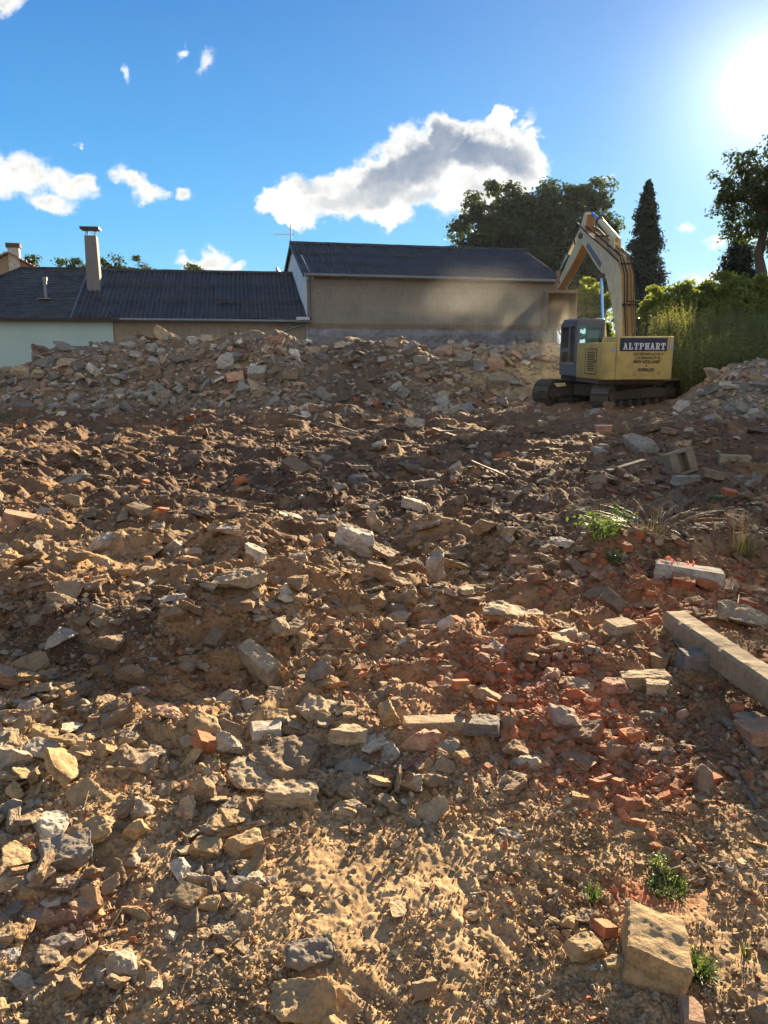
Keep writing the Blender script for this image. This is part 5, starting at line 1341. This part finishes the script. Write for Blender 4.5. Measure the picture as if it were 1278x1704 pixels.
for s_ in (-1, 1):
    yc = s_ * 1.10
    # frame, wheels
    tf = upart(MB().prism([(-1.5, .30), (1.5, .30), (1.45, .56), (.6, .62), (-.6, .62), (-1.45, .56)], 'y', yc - .17, yc + .17), 'track_frame', M_FRAME, bevel=.03)
    for xx, nm in ((-TL, 'idler_wheel'), (TL, 'drive_sprocket')):
        wl = upart(MB().cyl((xx, yc, .42), 'y', .33, .22, 28), nm, M_FRAME, tf, bevel=.03, sm=40)
        upart(MB().cyl((xx, yc, .42), 'y', .17, .40, 20), 'wheel_hub', M_FRAME, wl, bevel=.02, sm=40)
    for k in range(6): upart(MB().cyl((-1.15 + k * .46, yc, .18), 'y', .11, .34, 14), 'track_roller', M_FRAME, tf, sm=40)
    for xx in (-.55, .55): upart(MB().cyl((xx, yc, .70), 'y', .07, .3, 12), 'carrier_roller', M_FRAME, tf, sm=40)
    # chain of shoes round the wheels
    per = 2 * (2 * TL) + 2 * PI * TR; nsh = 46; b = MB(); chain = MB()
    for k in range(nsh):
        q = per * k / nsh
        if q < 2 * TL: p = Vector((-TL + q, 0, .42 + TR - .03 * math.sin(PI * q / (2 * TL)) ** 2 * 1)); tn = Vector((1, 0, 0))
        elif q < 2 * TL + PI * TR: a = (q - 2 * TL) / TR; p = Vector((TL + TR * math.sin(a), 0, .42 + TR * math.cos(a))); tn = Vector((math.cos(a), 0, -math.sin(a)))
        elif q < 4 * TL + PI * TR: p = Vector((TL - (q - 2 * TL - PI * TR), 0, .42 - TR)); tn = Vector((-1, 0, 0))
        else: a = (q - 4 * TL - PI * TR) / TR; p = Vector((-TL - TR * math.sin(a), 0, .42 - TR * math.cos(a))); tn = Vector((-math.cos(a), 0, math.sin(a)))
        nn = Vector((tn.z * -1, 0, tn.x)); hl = per / nsh * .47
        def bx(t0, t1, n0, n1, y0, y1, mb):
            c = [p + tn * t + nn * n for t, n in ((t0, n0), (t1, n0), (t1, n1), (t0, n1))]
            mb.hexa([(v.x, yc + y0, v.z) for v in c] + [(v.x, yc + y1, v.z) for v in c])
        bx(-hl, hl, -.012, .012, -SH / 2, SH / 2, b)
        for tq in (-hl * .95, -.01, hl * .75): bx(tq, tq + .018, .012, .042, -SH / 2, SH / 2, b)
        bx(-hl * 1.02, hl * 1.02, -.085, -.013, -.11, -.05, chain); bx(-hl * 1.02, hl * 1.02, -.085, -.013, .05, .11, chain)
    tr_ = upart(b, 'crawler_track', M_TRACK); upart(chain, 'track_chain', M_FRAME, tr_)
# ------------------------------------------------------------------ vegetation
def leaf_material(name, dark, light, trans=.45, rough=.5):
    m, t = material(name)
    a = t.n('ShaderNodeAttribute', attribute_name='col').outputs[0]
    c = t.mix(a, dark, light)
    df = t.n('ShaderNodeBsdfPrincipled', ins={'Base Color': c, 'Roughness': rough, 'Specular IOR Level': .35})
    tl = t.n('ShaderNodeBsdfTranslucent', ins={'Color': t.mix(1.0, c, (1.15, 1.2, .72), 'MULTIPLY')})
    mx = t.n('ShaderNodeMixShader', ins={0: trans, 1: df.outputs[0], 2: tl.outputs[0]})
    o = t.n('ShaderNodeOutputMaterial'); t.t.links.new(mx.outputs[0], o.inputs[0]); return m
M_LEAF = leaf_material('broad_leaves', (.018, .030, .010), (.060, .085, .026))
M_NEEDLE = leaf_material('dark_needles', (.010, .020, .012), (.030, .045, .022), .2)
M_HEDGE = leaf_material('bright_hedge_leaves', (.10, .135, .028), (.24, .27, .065), .55)
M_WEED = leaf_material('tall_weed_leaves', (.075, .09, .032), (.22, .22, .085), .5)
M_GRASS = leaf_material('fresh_green_blades', (.035, .06, .018), (.10, .145, .04), .45)
M_STRAW = leaf_material('dry_straw', (.14, .10, .05), (.27, .20, .10), .3)
M_PETAL = leaf_material('pink_petals', (.62, .10, .14), (.80, .32, .30), .4)
M_BARK = plain('rough_bark', (.085, .065, .05), .95, vary=.35, scale=9, bump=.8)

def leaves_mesh(name, P, N, S, shade, aspect=.6, droop=None):
    """A little folded diamond for each leaf: point, direction, size."""
    n = len(P); g = rng
    N = N / np.maximum(np.linalg.norm(N, axis=1)[:, None], 1e-6)
    A = np.cross(N, g.normal(size=(n, 3))); A /= np.maximum(np.linalg.norm(A, axis=1)[:, None], 1e-6)
    B = np.cross(N, A)
    L = S[:, None]
    V = np.stack([P - A * L * .5, P + B * L * aspect * .5 + N * L * .12, P + A * L * .5, P - B * L * aspect * .5 + N * L * .12], 1).reshape(-1, 3)
    k = np.arange(n)[:, None] * 4
    Fc = np.concatenate([k + np.array([[0, 1, 2]]), k + np.array([[0, 2, 3]])])
    return np_mesh(name, V, Fc, np.repeat(np.repeat(shade[:, None], 3, 1), 4, 0))

def branches(mb, base, top, r0, r1, limbs, spread, seed):
    g = np.random.default_rng(seed); base, top = Vector(base), Vector(top)
    pts = [base.lerp(top, q) + Vector((g.normal() * .06, g.normal() * .06, 0)) * (0 if q in (0,) else 1) * (top - base).length * .25 for q in np.linspace(0, 1, 6)]
    mb.tube(pts, list(np.linspace(r0, r1, 6)), 9)
    for tip in limbs:
        tip = Vector(tip); q = g.uniform(.45, .95); s = base.lerp(top, q); mid = s.lerp(tip, .5) + Vector((g.normal(), g.normal(), abs(g.normal()))) * .12 * (tip - s).length
        rr = (r0 + (r1 - r0) * q) * .5
        mb.tube([s, s.lerp(mid, .5), mid, mid.lerp(tip, .5), tip], [rr, rr * .8, rr * .55, rr * .35, rr * .12], 6)

def broadleaf(name, label, base, trunk_top, blobs, nclump, nleaf, leaf, r0, mat, seed, cat='tree', group=None, clump_r=.42, trunk_pts=None):
    """Tree of leaf sprays: blobs (centre, radii) give the outline of the crown."""
    g = np.random.default_rng(seed)
    o = empty(name, tuple(base), 0, label, cat, group)
    base = np.array(base, float); C = []; W_ = []
    for (c, r) in blobs:
        vol = r[0] * r[1] * r[2]; k = max(5, int(nclump * vol / sum(b[1][0] * b[1][1] * b[1][2] for b in blobs)))
        d_ = g.normal(size=(k, 3)); d_ /= np.linalg.norm(d_, axis=1)[:, None]; rad_ = g.random(k) ** .38
        C.append(np.array(c) + d_ * rad_[:, None] * np.array(r))
    C = np.concatenate(C) - base
    cr = clump_r * g.uniform(.55, 1.35, len(C)); sh0 = g.uniform(.0, .7, len(C))
    idx = np.repeat(np.arange(len(C)), max(3, nleaf // len(C)))
    d_ = g.normal(size=(len(idx), 3)); d_ /= np.linalg.norm(d_, axis=1)[:, None]
    P = C[idx] + d_ * (cr[idx] * g.random(len(idx)) ** .5)[:, None] * np.array((1.15, 1.15, .75))
    N = d_ * .6 + g.normal(size=(len(idx), 3)) * .55 + np.array((0, 0, .55))
    S = leaf * g.uniform(.6, 1.35, len(idx)); shade = np.clip(sh0[idx] + g.uniform(0, .35, len(idx)), 0, 1)
    link('crown', leaves_mesh('crown', P, N, S, shade), mat, o)
    mb = MB(); tb = Vector(trunk_top) - Vector(base)
    pick = g.choice(len(C), min(len(C), 16), replace=False)
    if trunk_pts:
        pts = [Vector(p) - Vector(base) for p in trunk_pts]; mb.tube(pts, list(np.linspace(r0, r0 * .45, len(pts))), 10)
        for k in pick: 
            s = pts[-1].lerp(pts[-2], g.random()); tip = Vector(C[k]); mid = s.lerp(tip, .5) + Vector((0, 0, .2)); mb.tube([s, mid, tip], [r0 * .3, r0 * .18, r0 * .05], 6)
    else: branches(mb, (0, 0, -.3), tb, r0, r0 * .5, [tuple(C[k]) for k in pick], 1, seed)
    mb.build('trunk', M_BARK, o, smooth_deg=60)
    return o

def B(px, py, rpx, Y, sx=1.0, sz=1.0, sy=1.0):
    """Crown blob whose outline has radius rpx photo pixels at distance Y."""
    c = at(px, py, Y); r = rpx / F * Y
    return (tuple(c), (r * sx, r * sy, r * sz))
def gz_at(x, y): return float(H(np.array([x]), np.array([y]))[0])
# two big broadleaf trees behind the barn
bl = [B(788, 405, 42, 125), B(822, 352, 46, 125), B(835, 420, 62, 125), B(862, 345, 36, 125), B(768, 448, 30, 125), B(880, 400, 60, 125), B(800, 455, 50, 125)]
broadleaf('broadleaf_tree', 'dark round-topped broadleaf tree rising behind the barn roof', (at(830, 585, 125).x, 125, .5), at(830, 400, 125), bl, 270, 36000, .62, .75, M_LEAF, 21, group=None, clump_r=1.55)
bl = [B(930, 345, 44, 125), B(975, 335, 38, 125), B(905, 360, 36, 125), B(1003, 355, 30, 125), B(940, 410, 66, 125), B(1018, 385, 22, 125), B(990, 415, 46, 125), B(1000, 460, 46, 125), B(930, 465, 60, 125)]
broadleaf('broadleaf_tree', 'broad dark tree directly behind the raised excavator arm', (at(950, 585, 125).x, 125, .5), at(950, 400, 125), bl, 260, 36000, .62, .75, M_LEAF, 22, clump_r=1.55)
# bright young tree between bucket and boom
bl = [B(980, 492, 26, 36), B(972, 515, 28, 36), B(1000, 510, 30, 36), B(985, 540, 34, 36)]
broadleaf('young_tree', 'bright yellow-green young tree between bucket and boom', (at(985, 560, 36).x, 36, 1.2), at(985, 510, 36), bl, 110, 9000, .16, .07, M_HEDGE, 23, clump_r=.26)
# tall tree at the border with bent trunk
bl = [B(1262, 270, 34, 44), B(1225, 300, 40, 44), B(1290, 315, 50, 44), B(1215, 350, 30, 44), B(1255, 345, 50, 44), B(1310, 370, 50, 44), B(1230, 378, 28, 44), B(1275, 390, 32, 44)]
tp = [at(1262, 545, 44), at(1263, 495, 44), at(1268, 455, 44), at(1262, 425, 44), at(1270, 390, 44), at(1272, 330, 44)]
broadleaf('broadleaf_tree', 'airy tall tree with bent bare trunk against the sun glare', tuple(tp[0]), tp[-1], bl, 190, 13000, .20, .36, M_LEAF, 24, clump_r=.52, trunk_pts=tp)

def conifer(name, label, px, top_py, base_py, Y, half_px, dome, seed, nleaf, group=None):
    g = np.random.default_rng(seed); x = at(px, base_py, Y).x; top = at(px, top_py, Y).z; zb = gz_at(x, Y); Hh = top - zb; rb = half_px / F * Y
    o = empty(name, (x, Y, zb), 0, label, 'tree', group)
    P, N, S, sh = [], [], [], []
    nb = 520 if not dome else 380
    for k in range(nb):
        q = g.random() ** .8                                  # 0 base .. 1 top
        z = Hh * (.06 + .94 * q)
        prof = (1 - q) ** .66 * (.92 + .10 * math.sin(q * 31)) + .02 if not dome else math.sqrt(max(0, 1 - (q * .99) ** 2.6))
        L = rb * prof * g.uniform(.66, 1.18); a = g.random() * 2 * PI
        m_ = max(6, int(nleaf / nb * (L / rb + .2)))
        tt = g.random(m_) ** .6; droop = (.35 if not dome else -.1) * L
        p = np.stack([np.cos(a) * L * tt, np.sin(a) * L * tt, z - droop * tt ** 1.5 + .12 * L * (tt > .85)], 1) + g.normal(size=(m_, 3)) * (.05 + .07 * L)
        P.append(p); N.append(np.array((math.cos(a) * .5, math.sin(a) * .5, .7)) + g.normal(size=(m_, 3)) * .5); S.append(.20 * Y / 42 * g.uniform(.6, 1.4, m_)); sh.append(np.clip(g.uniform(0, .6) + g.uniform(0, .4, m_), 0, 1))
    link('crown', leaves_mesh('crown', np.concatenate(P), np.concatenate(N), np.concatenate(S), np.concatenate(sh), .45), M_NEEDLE, o)
    MB().tube([(0, 0, -.2), (0, 0, Hh * .5), (0, 0, Hh * .96)], [.20, .11, .02], 9).build('trunk', M_BARK, o, smooth_deg=60)
conifer('conifer_tree', 'tall pointed dark conifer right of the excavator boom', 1064, 302, 540, 62, 52, False, 31, 36000)
conifer('conifer_tree', 'low dome-shaped dark conifer left of the bent trunk', 1222, 398, 520, 50, 34, True, 32, 16000)

# trees whose tops show over the low roof
for k, (px, py, r, Y, lab) in enumerate([(120, 448, 20, 62, 'low tree top over the dark shingle roof'), (180, 446, 24, 60, 'leafy tree top just right of the tall chimney'), (226, 450, 22, 61, 'wide tree top above middle of the corrugated roof'), (318, 458, 18, 62, 'small tree top peeking over the corrugated ridge'), (5, 436, 20, 64, 'tree top behind the far tiled house at the border'), (48, 444, 16, 66, 'bushy tree top right of the white brick chimney')]):
    bl = [B(px, py, r, Y, 1.0, .9), B(px - r * .7, py + r * .6, r * .8, Y), B(px + r * .7, py + r * .6, r * .8, Y), B(px, py + r * 1.6, r * 1.4, Y)]
    broadleaf('tree_top', lab, (at(px, 585, Y).x, Y, 0), at(px, py + r * 1.5, Y), bl, 45, 3200, .26, .16, M_LEAF, 60 + k, clump_r=.5, group='trees behind the low building')

# shrubs of the bank
sh = [(1090, 495, 30, 34), (1125, 480, 34, 35), (1162, 478, 34, 35), (1140, 500, 40, 33.5), (1195, 470, 34, 34.5), (1225, 462, 32, 34), (1250, 468, 30, 34), (1185, 498, 38, 33), (1278, 480, 40, 34), (1235, 500, 40, 33), (1320, 490, 50, 33)]
wds = ['shrub nearest the boom', 'pale shrub under the pointed conifer', 'shrub in the gap of open sky', 'low front shrub before the gap of sky', 'shrub left of the dome conifer', 'shrub in front of the dome conifer', 'shrub beside the bent trunk', 'low shrub below the dome conifer', 'shrub behind the bent trunk', 'low shrub left of the trunk foot', 'shrub at the border past the trunk']
for k, (px, py, r, Y) in enumerate(sh):
    p = at(px, py, Y); zb = gz_at(p.x, Y); g = np.random.default_rng(80 + k)
    bl = [B(px, py + 4, r * .7, Y), B(px - r * .6, py + r * .7, r * .75, Y), B(px + r * .6, py + r * .6, r * .75, Y), B(px, py + r * 1.5, r * 1.2, Y)]
    broadleaf('shrub', 'sunlit green ' + wds[k], (p.x, Y, zb), (p.x, Y, (p.z + zb) / 2), bl, 70, 6000, .15, .05, M_HEDGE, 80 + k, 'shrub', 'shrubs on the overgrown bank', clump_r=.30)

# tall weeds of the bank: stems with upright leaves
def weed_mass(n, xr, yr, hmin, hmax, seed, keep=None):
    g = np.random.default_rng(seed); x = g.uniform(*xr, n); y = g.uniform(*yr, n)
    if keep is not None: k = keep(x, y, g.random(n)); x, y = x[k], y[k]
    n = len(x); z = H(x, y); hh = g.uniform(hmin, hmax, n) * (1 + .25 * perlin2(x * .8, y * .8))
    lean = g.normal(size=(n, 2)) * .10
    nl = 15; q = np.tile(np.linspace(.12, 1, nl), (n, 1)) + g.uniform(-.04, .04, (n, nl))
    P = np.stack([x[:, None] + lean[:, :1] * q * hh[:, None], y[:, None] + lean[:, 1:] * q * hh[:, None], z[:, None] + q * hh[:, None]], 2)
    a = g.uniform(0, 2 * PI, (n, nl)); ln = .19 * g.uniform(.6, 1.3, (n, nl)) * (1.15 - .75 * q)
    d_ = np.stack([np.cos(a) * .75, np.sin(a) * .75, np.full_like(a, .62)], 2); w_ = np.stack([-np.sin(a), np.cos(a), np.zeros_like(a)], 2) * (ln * .17)[:, :, None]
    V = np.stack([P, P + d_ * ln[:, :, None] * .5 + w_, P + d_ * ln[:, :, None], P + d_ * ln[:, :, None] * .5 - w_], 2).reshape(-1, 3)
    k = np.arange(n * nl)[:, None] * 4
    Fc = np.concatenate([k + np.array([[0, 1, 2]]), k + np.array([[0, 2, 3]])])
    shd = np.repeat(np.clip(g.uniform(0, .5, n)[:, None] + .45 * q, 0, 1).ravel(), 4)  # sunlit tops put into the leaf colour, paler with height
    # stems and seed heads
    sw = np.array((.008, 0, 0)); b0 = np.stack([x, y, z], 1); tp_ = P[:, -1]
    SV = np.stack([b0 - sw, b0 + sw, tp_], 1).reshape(-1, 3); SF = (np.arange(n)[:, None] * 3 + np.array([[0, 1, 2]])) + len(V)
    return np.concatenate([V, SV]), np.concatenate([Fc, SF]), np.concatenate([shd, np.full(n * 3, .6)])
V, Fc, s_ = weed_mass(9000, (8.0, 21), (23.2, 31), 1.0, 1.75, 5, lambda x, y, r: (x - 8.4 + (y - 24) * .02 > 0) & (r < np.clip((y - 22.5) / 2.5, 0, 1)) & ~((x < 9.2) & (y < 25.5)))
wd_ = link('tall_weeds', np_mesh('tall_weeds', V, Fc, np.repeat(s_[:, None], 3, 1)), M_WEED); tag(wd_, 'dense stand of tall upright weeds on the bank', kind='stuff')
V, Fc, s_ = weed_mass(900, (5.2, 9.5), (30.5, 33.5), .5, 1.1, 6)
wd2 = link('tall_weeds', np_mesh('tall_weeds', V, Fc, np.repeat(s_[:, None], 3, 1)), M_WEED); tag(wd2, 'low weeds at the foot of the barn wall', kind='stuff')

def tuft(name, label, px, py, w_px, h_px, n, mat, seed, cat='weed', lean=.5, leafy=0.0, group=None, wid=.09, parts=None):
    """A plant of arching blades and small leaves rooted at one spot."""
    g = np.random.default_rng(seed); p = ground_pt(px, py); dpt = p.y * CP + EYE * SP; w = w_px / F * dpt / 2; h = h_px / F * dpt
    o = empty(name, tuple(p), 0, label, cat, group); V, Fc, C = [], [], []
    for k in range(n):
        a = g.random() * 2 * PI; r0 = w * .45 * math.sqrt(g.random()); b = np.array((math.cos(a) * r0, math.sin(a) * r0, -.01)); hh = h * g.uniform(.45, 1.1); out = w * g.uniform(.2, 1.0) * lean * 2 * (.4 + .6 * g.random())
        a2 = a + g.normal() * .6; dv = np.array((math.cos(a2), math.sin(a2), 0)); wv = np.array((-math.sin(a2), math.cos(a2), 0)) * max(.0022, h * wid * g.uniform(.25, .6) * .28)
        base = len(V); sg = 5; sh_ = g.random()
        for i in range(sg + 1):
            q = i / sg; c = b + dv * out * q ** 1.6 + np.array((0, 0, hh * (q - .28 * q ** 3))); ww = wv * (1 - q) ** .6
            V += [c - ww, c + ww]; C += [sh_, min(1, sh_ + .2)]
        for i in range(sg): Fc.append((base + 2 * i, base + 2 * i + 1, base + 2 * i + 3, base + 2 * i + 2))
        if g.random() < leafy:
            for j in range(7):
                q = g.uniform(.3, 1); c = b + dv * out * q ** 1.6 + np.array((0, 0, hh * (q - .28 * q ** 3))); ld = g.normal(size=3) * np.array((1, 1, .5)); ld /= np.linalg.norm(ld); s_l = h * g.uniform(.08, .15); sd = np.cross(ld, g.normal(size=3)); sd /= np.linalg.norm(sd); base = len(V)
                V += [c, c + ld * s_l * .5 + sd * s_l * .28, c + ld * s_l, c + ld * s_l * .5 - sd * s_l * .28]; cc = g.random(); C += [cc] * 4; Fc.append((base, base + 1, base + 2, base + 3))
    link('foliage', np_mesh('foliage', np.array(V), np.array(Fc), np.repeat(np.array(C)[:, None], 3, 1), True), mat, o)
    return o
tuft('weed_clump', 'leafy green weed clump on the dark slope', 1008, 905, 95, 70, 70, M_GRASS, 1, leafy=.5, lean=.8)
tuft('weed_clump', 'small green weed hanging below the leafy clump', 1022, 935, 46, 34, 40, M_GRASS, 2, leafy=.8)
tuft('weed_clump', 'low green weed left of the pink flowers', 1105, 918, 60, 26, 50, M_GRASS, 3, leafy=.9)
tuft('weed_clump', 'tiny green weed at the brick line', 1074, 956, 22, 18, 24, M_GRASS, 4, leafy=.7)
tuft('weed_clump', 'small green weed on the slope by the dry stalks', 1192, 836, 46, 22, 36, M_GRASS, 5, leafy=.6)
tuft('grass_tuft', 'long green grass tuft under the dry stalks', 1238, 928, 70, 52, 70, M_GRASS, 6, 'grass tuft', lean=.5)
tuft('grass_tuft', 'grass tuft right beside the squared ochre block', 1160, 1620, 76, 44, 150, M_GRASS, 7, 'grass tuft', lean=.7, leafy=.4)
tuft('grass_tuft', 'small bright sprout at the lower border', 1240, 1590, 26, 36, 18, M_GRASS, 8, 'grass tuft')
tuft('weed_clump', 'sprawling green weed above the brick dust patch', 1112, 1478, 130, 30, 150, M_GRASS, 9, leafy=.8, lean=.25, wid=.05)
tuft('weed_clump', 'weed with upright stem among sprawling ones', 1095, 1448, 50, 46, 24, M_GRASS, 10, leafy=.5)
tuft('weed_clump', 'thin weed left end of the brick dust patch', 985, 1494, 56, 36, 40, M_GRASS, 11, leafy=.4)
tuft('weed_clump', 'tiny bright seedling on dark ground by the post', 1000, 1256, 14, 9, 14, M_GRASS, 12, leafy=.9)
tuft('grass_tuft', 'green grass patch at the foot of the heap', 8, 696, 60, 24, 60, M_GRASS, 13, 'grass tuft')
tuft('dry_weed', 'tall dry brown weed with thin stalks', 1238, 930, 84, 112, 46, M_STRAW, 14, leafy=0, wid=.03)
tuft('dry_weed', 'dry trailing weed over the slope behind the flowers', 1085, 895, 130, 56, 60, M_STRAW, 15, lean=1.2, wid=.03)
tuft('dry_weed', 'dry stalks among the leafy green clump', 1000, 890, 130, 80, 26, M_STRAW, 16, lean=.9, wid=.025)
tuft('dry_weed', 'dry grass lying below the dry stalks', 1215, 965, 130, 26, 60, M_STRAW, 17, lean=1.3, wid=.03)
# pink flowering plant
fl = tuft('flowering_plant', 'green plant with pink flowers on the pale concrete slab', 1130, 948, 56, 34, 46, M_GRASS, 18, 'flower', leafy=.9)
g = np.random.default_rng(3); P = np.stack([g.uniform(-.16, .06, 26), g.uniform(-.12, .05, 26), g.uniform(.04, .17, 26)], 1)
P = np.repeat(P, 4, 0) + g.normal(size=(104, 3)) * .008
link('blossom', leaves_mesh('blossom', P, g.normal(size=(104, 3)) + np.array((0, -.6, .6)), np.full(104, .030), g.random(104), .8), M_PETAL, fl)

# straw and dry stems strewn on the ground
n = 900; g = np.random.default_rng(8)
u_ = np.concatenate([g.uniform(940, 1290, 620), g.uniform(0, 1278, 280)]); v_ = np.concatenate([g.uniform(1140, 1480, 620), g.uniform(900, 1704, 280)])
x, y = hit(u_, v_); kk = ~np.isnan(x); x, y = x[kk], y[kk]; n = len(x); z = H(x, y, True) + .006
a = g.uniform(0, PI, n); L = g.uniform(.02, .11, n); tl = g.normal(0, .15, n)
d_ = np.stack([np.cos(a), np.sin(a), tl], 1) * L[:, None]; w_ = np.stack([-np.sin(a), np.cos(a), np.zeros(n)], 1) * .0017; up = np.array((0, 0, .0022)); c0 = np.stack([x, y, z], 1)
V = np.stack([c0 - w_, c0 + w_, c0 + up * 1.5, c0 + d_ - w_ * .5, c0 + d_ + w_ * .5, c0 + d_ + up], 1).reshape(-1, 3); k = np.arange(n)[:, None] * 6
Fc = np.concatenate([k + np.array([[0, 3, 5, 2]]), k + np.array([[2, 5, 4, 1]])])
st_o = link('straw', np_mesh('straw', V, Fc, np.repeat(np.repeat(g.random(n)[:, None], 3, 1), 6, 0)), M_STRAW); tag(st_o, 'dry straw strewn on the ground', kind='stuff')
# ------------------------------------------------------------------ dust in the air round the bucket
def dust(name, label, loc, size, dens, scale, seed, col=(.80, .72, .58)):
    m, t = material('dust_' + str(seed))
    co_ = t.n('ShaderNodeTexCoord').outputs['Object']
    r = t.vec('LENGTH', co_, out=1)
    n = t.noise(t.vec('ADD', t.vec('MULTIPLY', co_, tuple(s / scale for s in size)), (seed * 3.1, seed, 0)), 1.0, 4, .55)
    fall = t.mapr(r, 1.0, .15, interp='SMOOTHSTEP')
    dn = t.math('MULTIPLY', t.math('MULTIPLY', fall, t.mapr(n, .42, .66)), dens)
    v = t.n('ShaderNodeVolumePrincipled', ins={'Color': col, 'Density': dn, 'Anisotropy': .45})
    o = t.n('ShaderNodeOutputMaterial'); t.t.links.new(v.outputs[0], o.inputs['Volume'])
    bm = bmesh.new(); bmesh.ops.create_icosphere(bm, subdivisions=3, radius=1.0); me = bpy.data.meshes.new(name); bm.to_mesh(me); bm.free()
    ob = link(name, me, m); ob.location = loc; ob.scale = size
    tag(ob, label, kind='stuff'); return ob
dust('dust_cloud', 'tan dust falling from the bucket', (6.0, 29.2, 1.9), (1.6, 1.5, 2.0), .24, .9, 1, (.86, .80, .68))
dust('dust_cloud', 'thin dust drifting before the barn wall', (3.2, 27.4, 2.9), (5.4, 1.8, 2.0), .036, 2.0, 2, (.92, .90, .84))

dust('dust_cloud', 'pale backlit dust drifting beside the excavator cab', (4.4, 26.0, 1.7), (2.7, 2.0, 1.9), .055, 1.4, 3, (.90, .86, .76))
# thin air-borne dust over the whole site
m, t = material('air'); v = t.n('ShaderNodeVolumePrincipled', ins={'Color': (.72, .86, 1.0, 1), 'Density': .00007, 'Anisotropy': .3})
o = t.n('ShaderNodeOutputMaterial'); t.t.links.new(v.outputs[0], o.inputs['Volume'])
hz = MB().box(-110, 130, -30, 150, -1.5, 48).build('haze', m); tag(hz, kind='stuff')
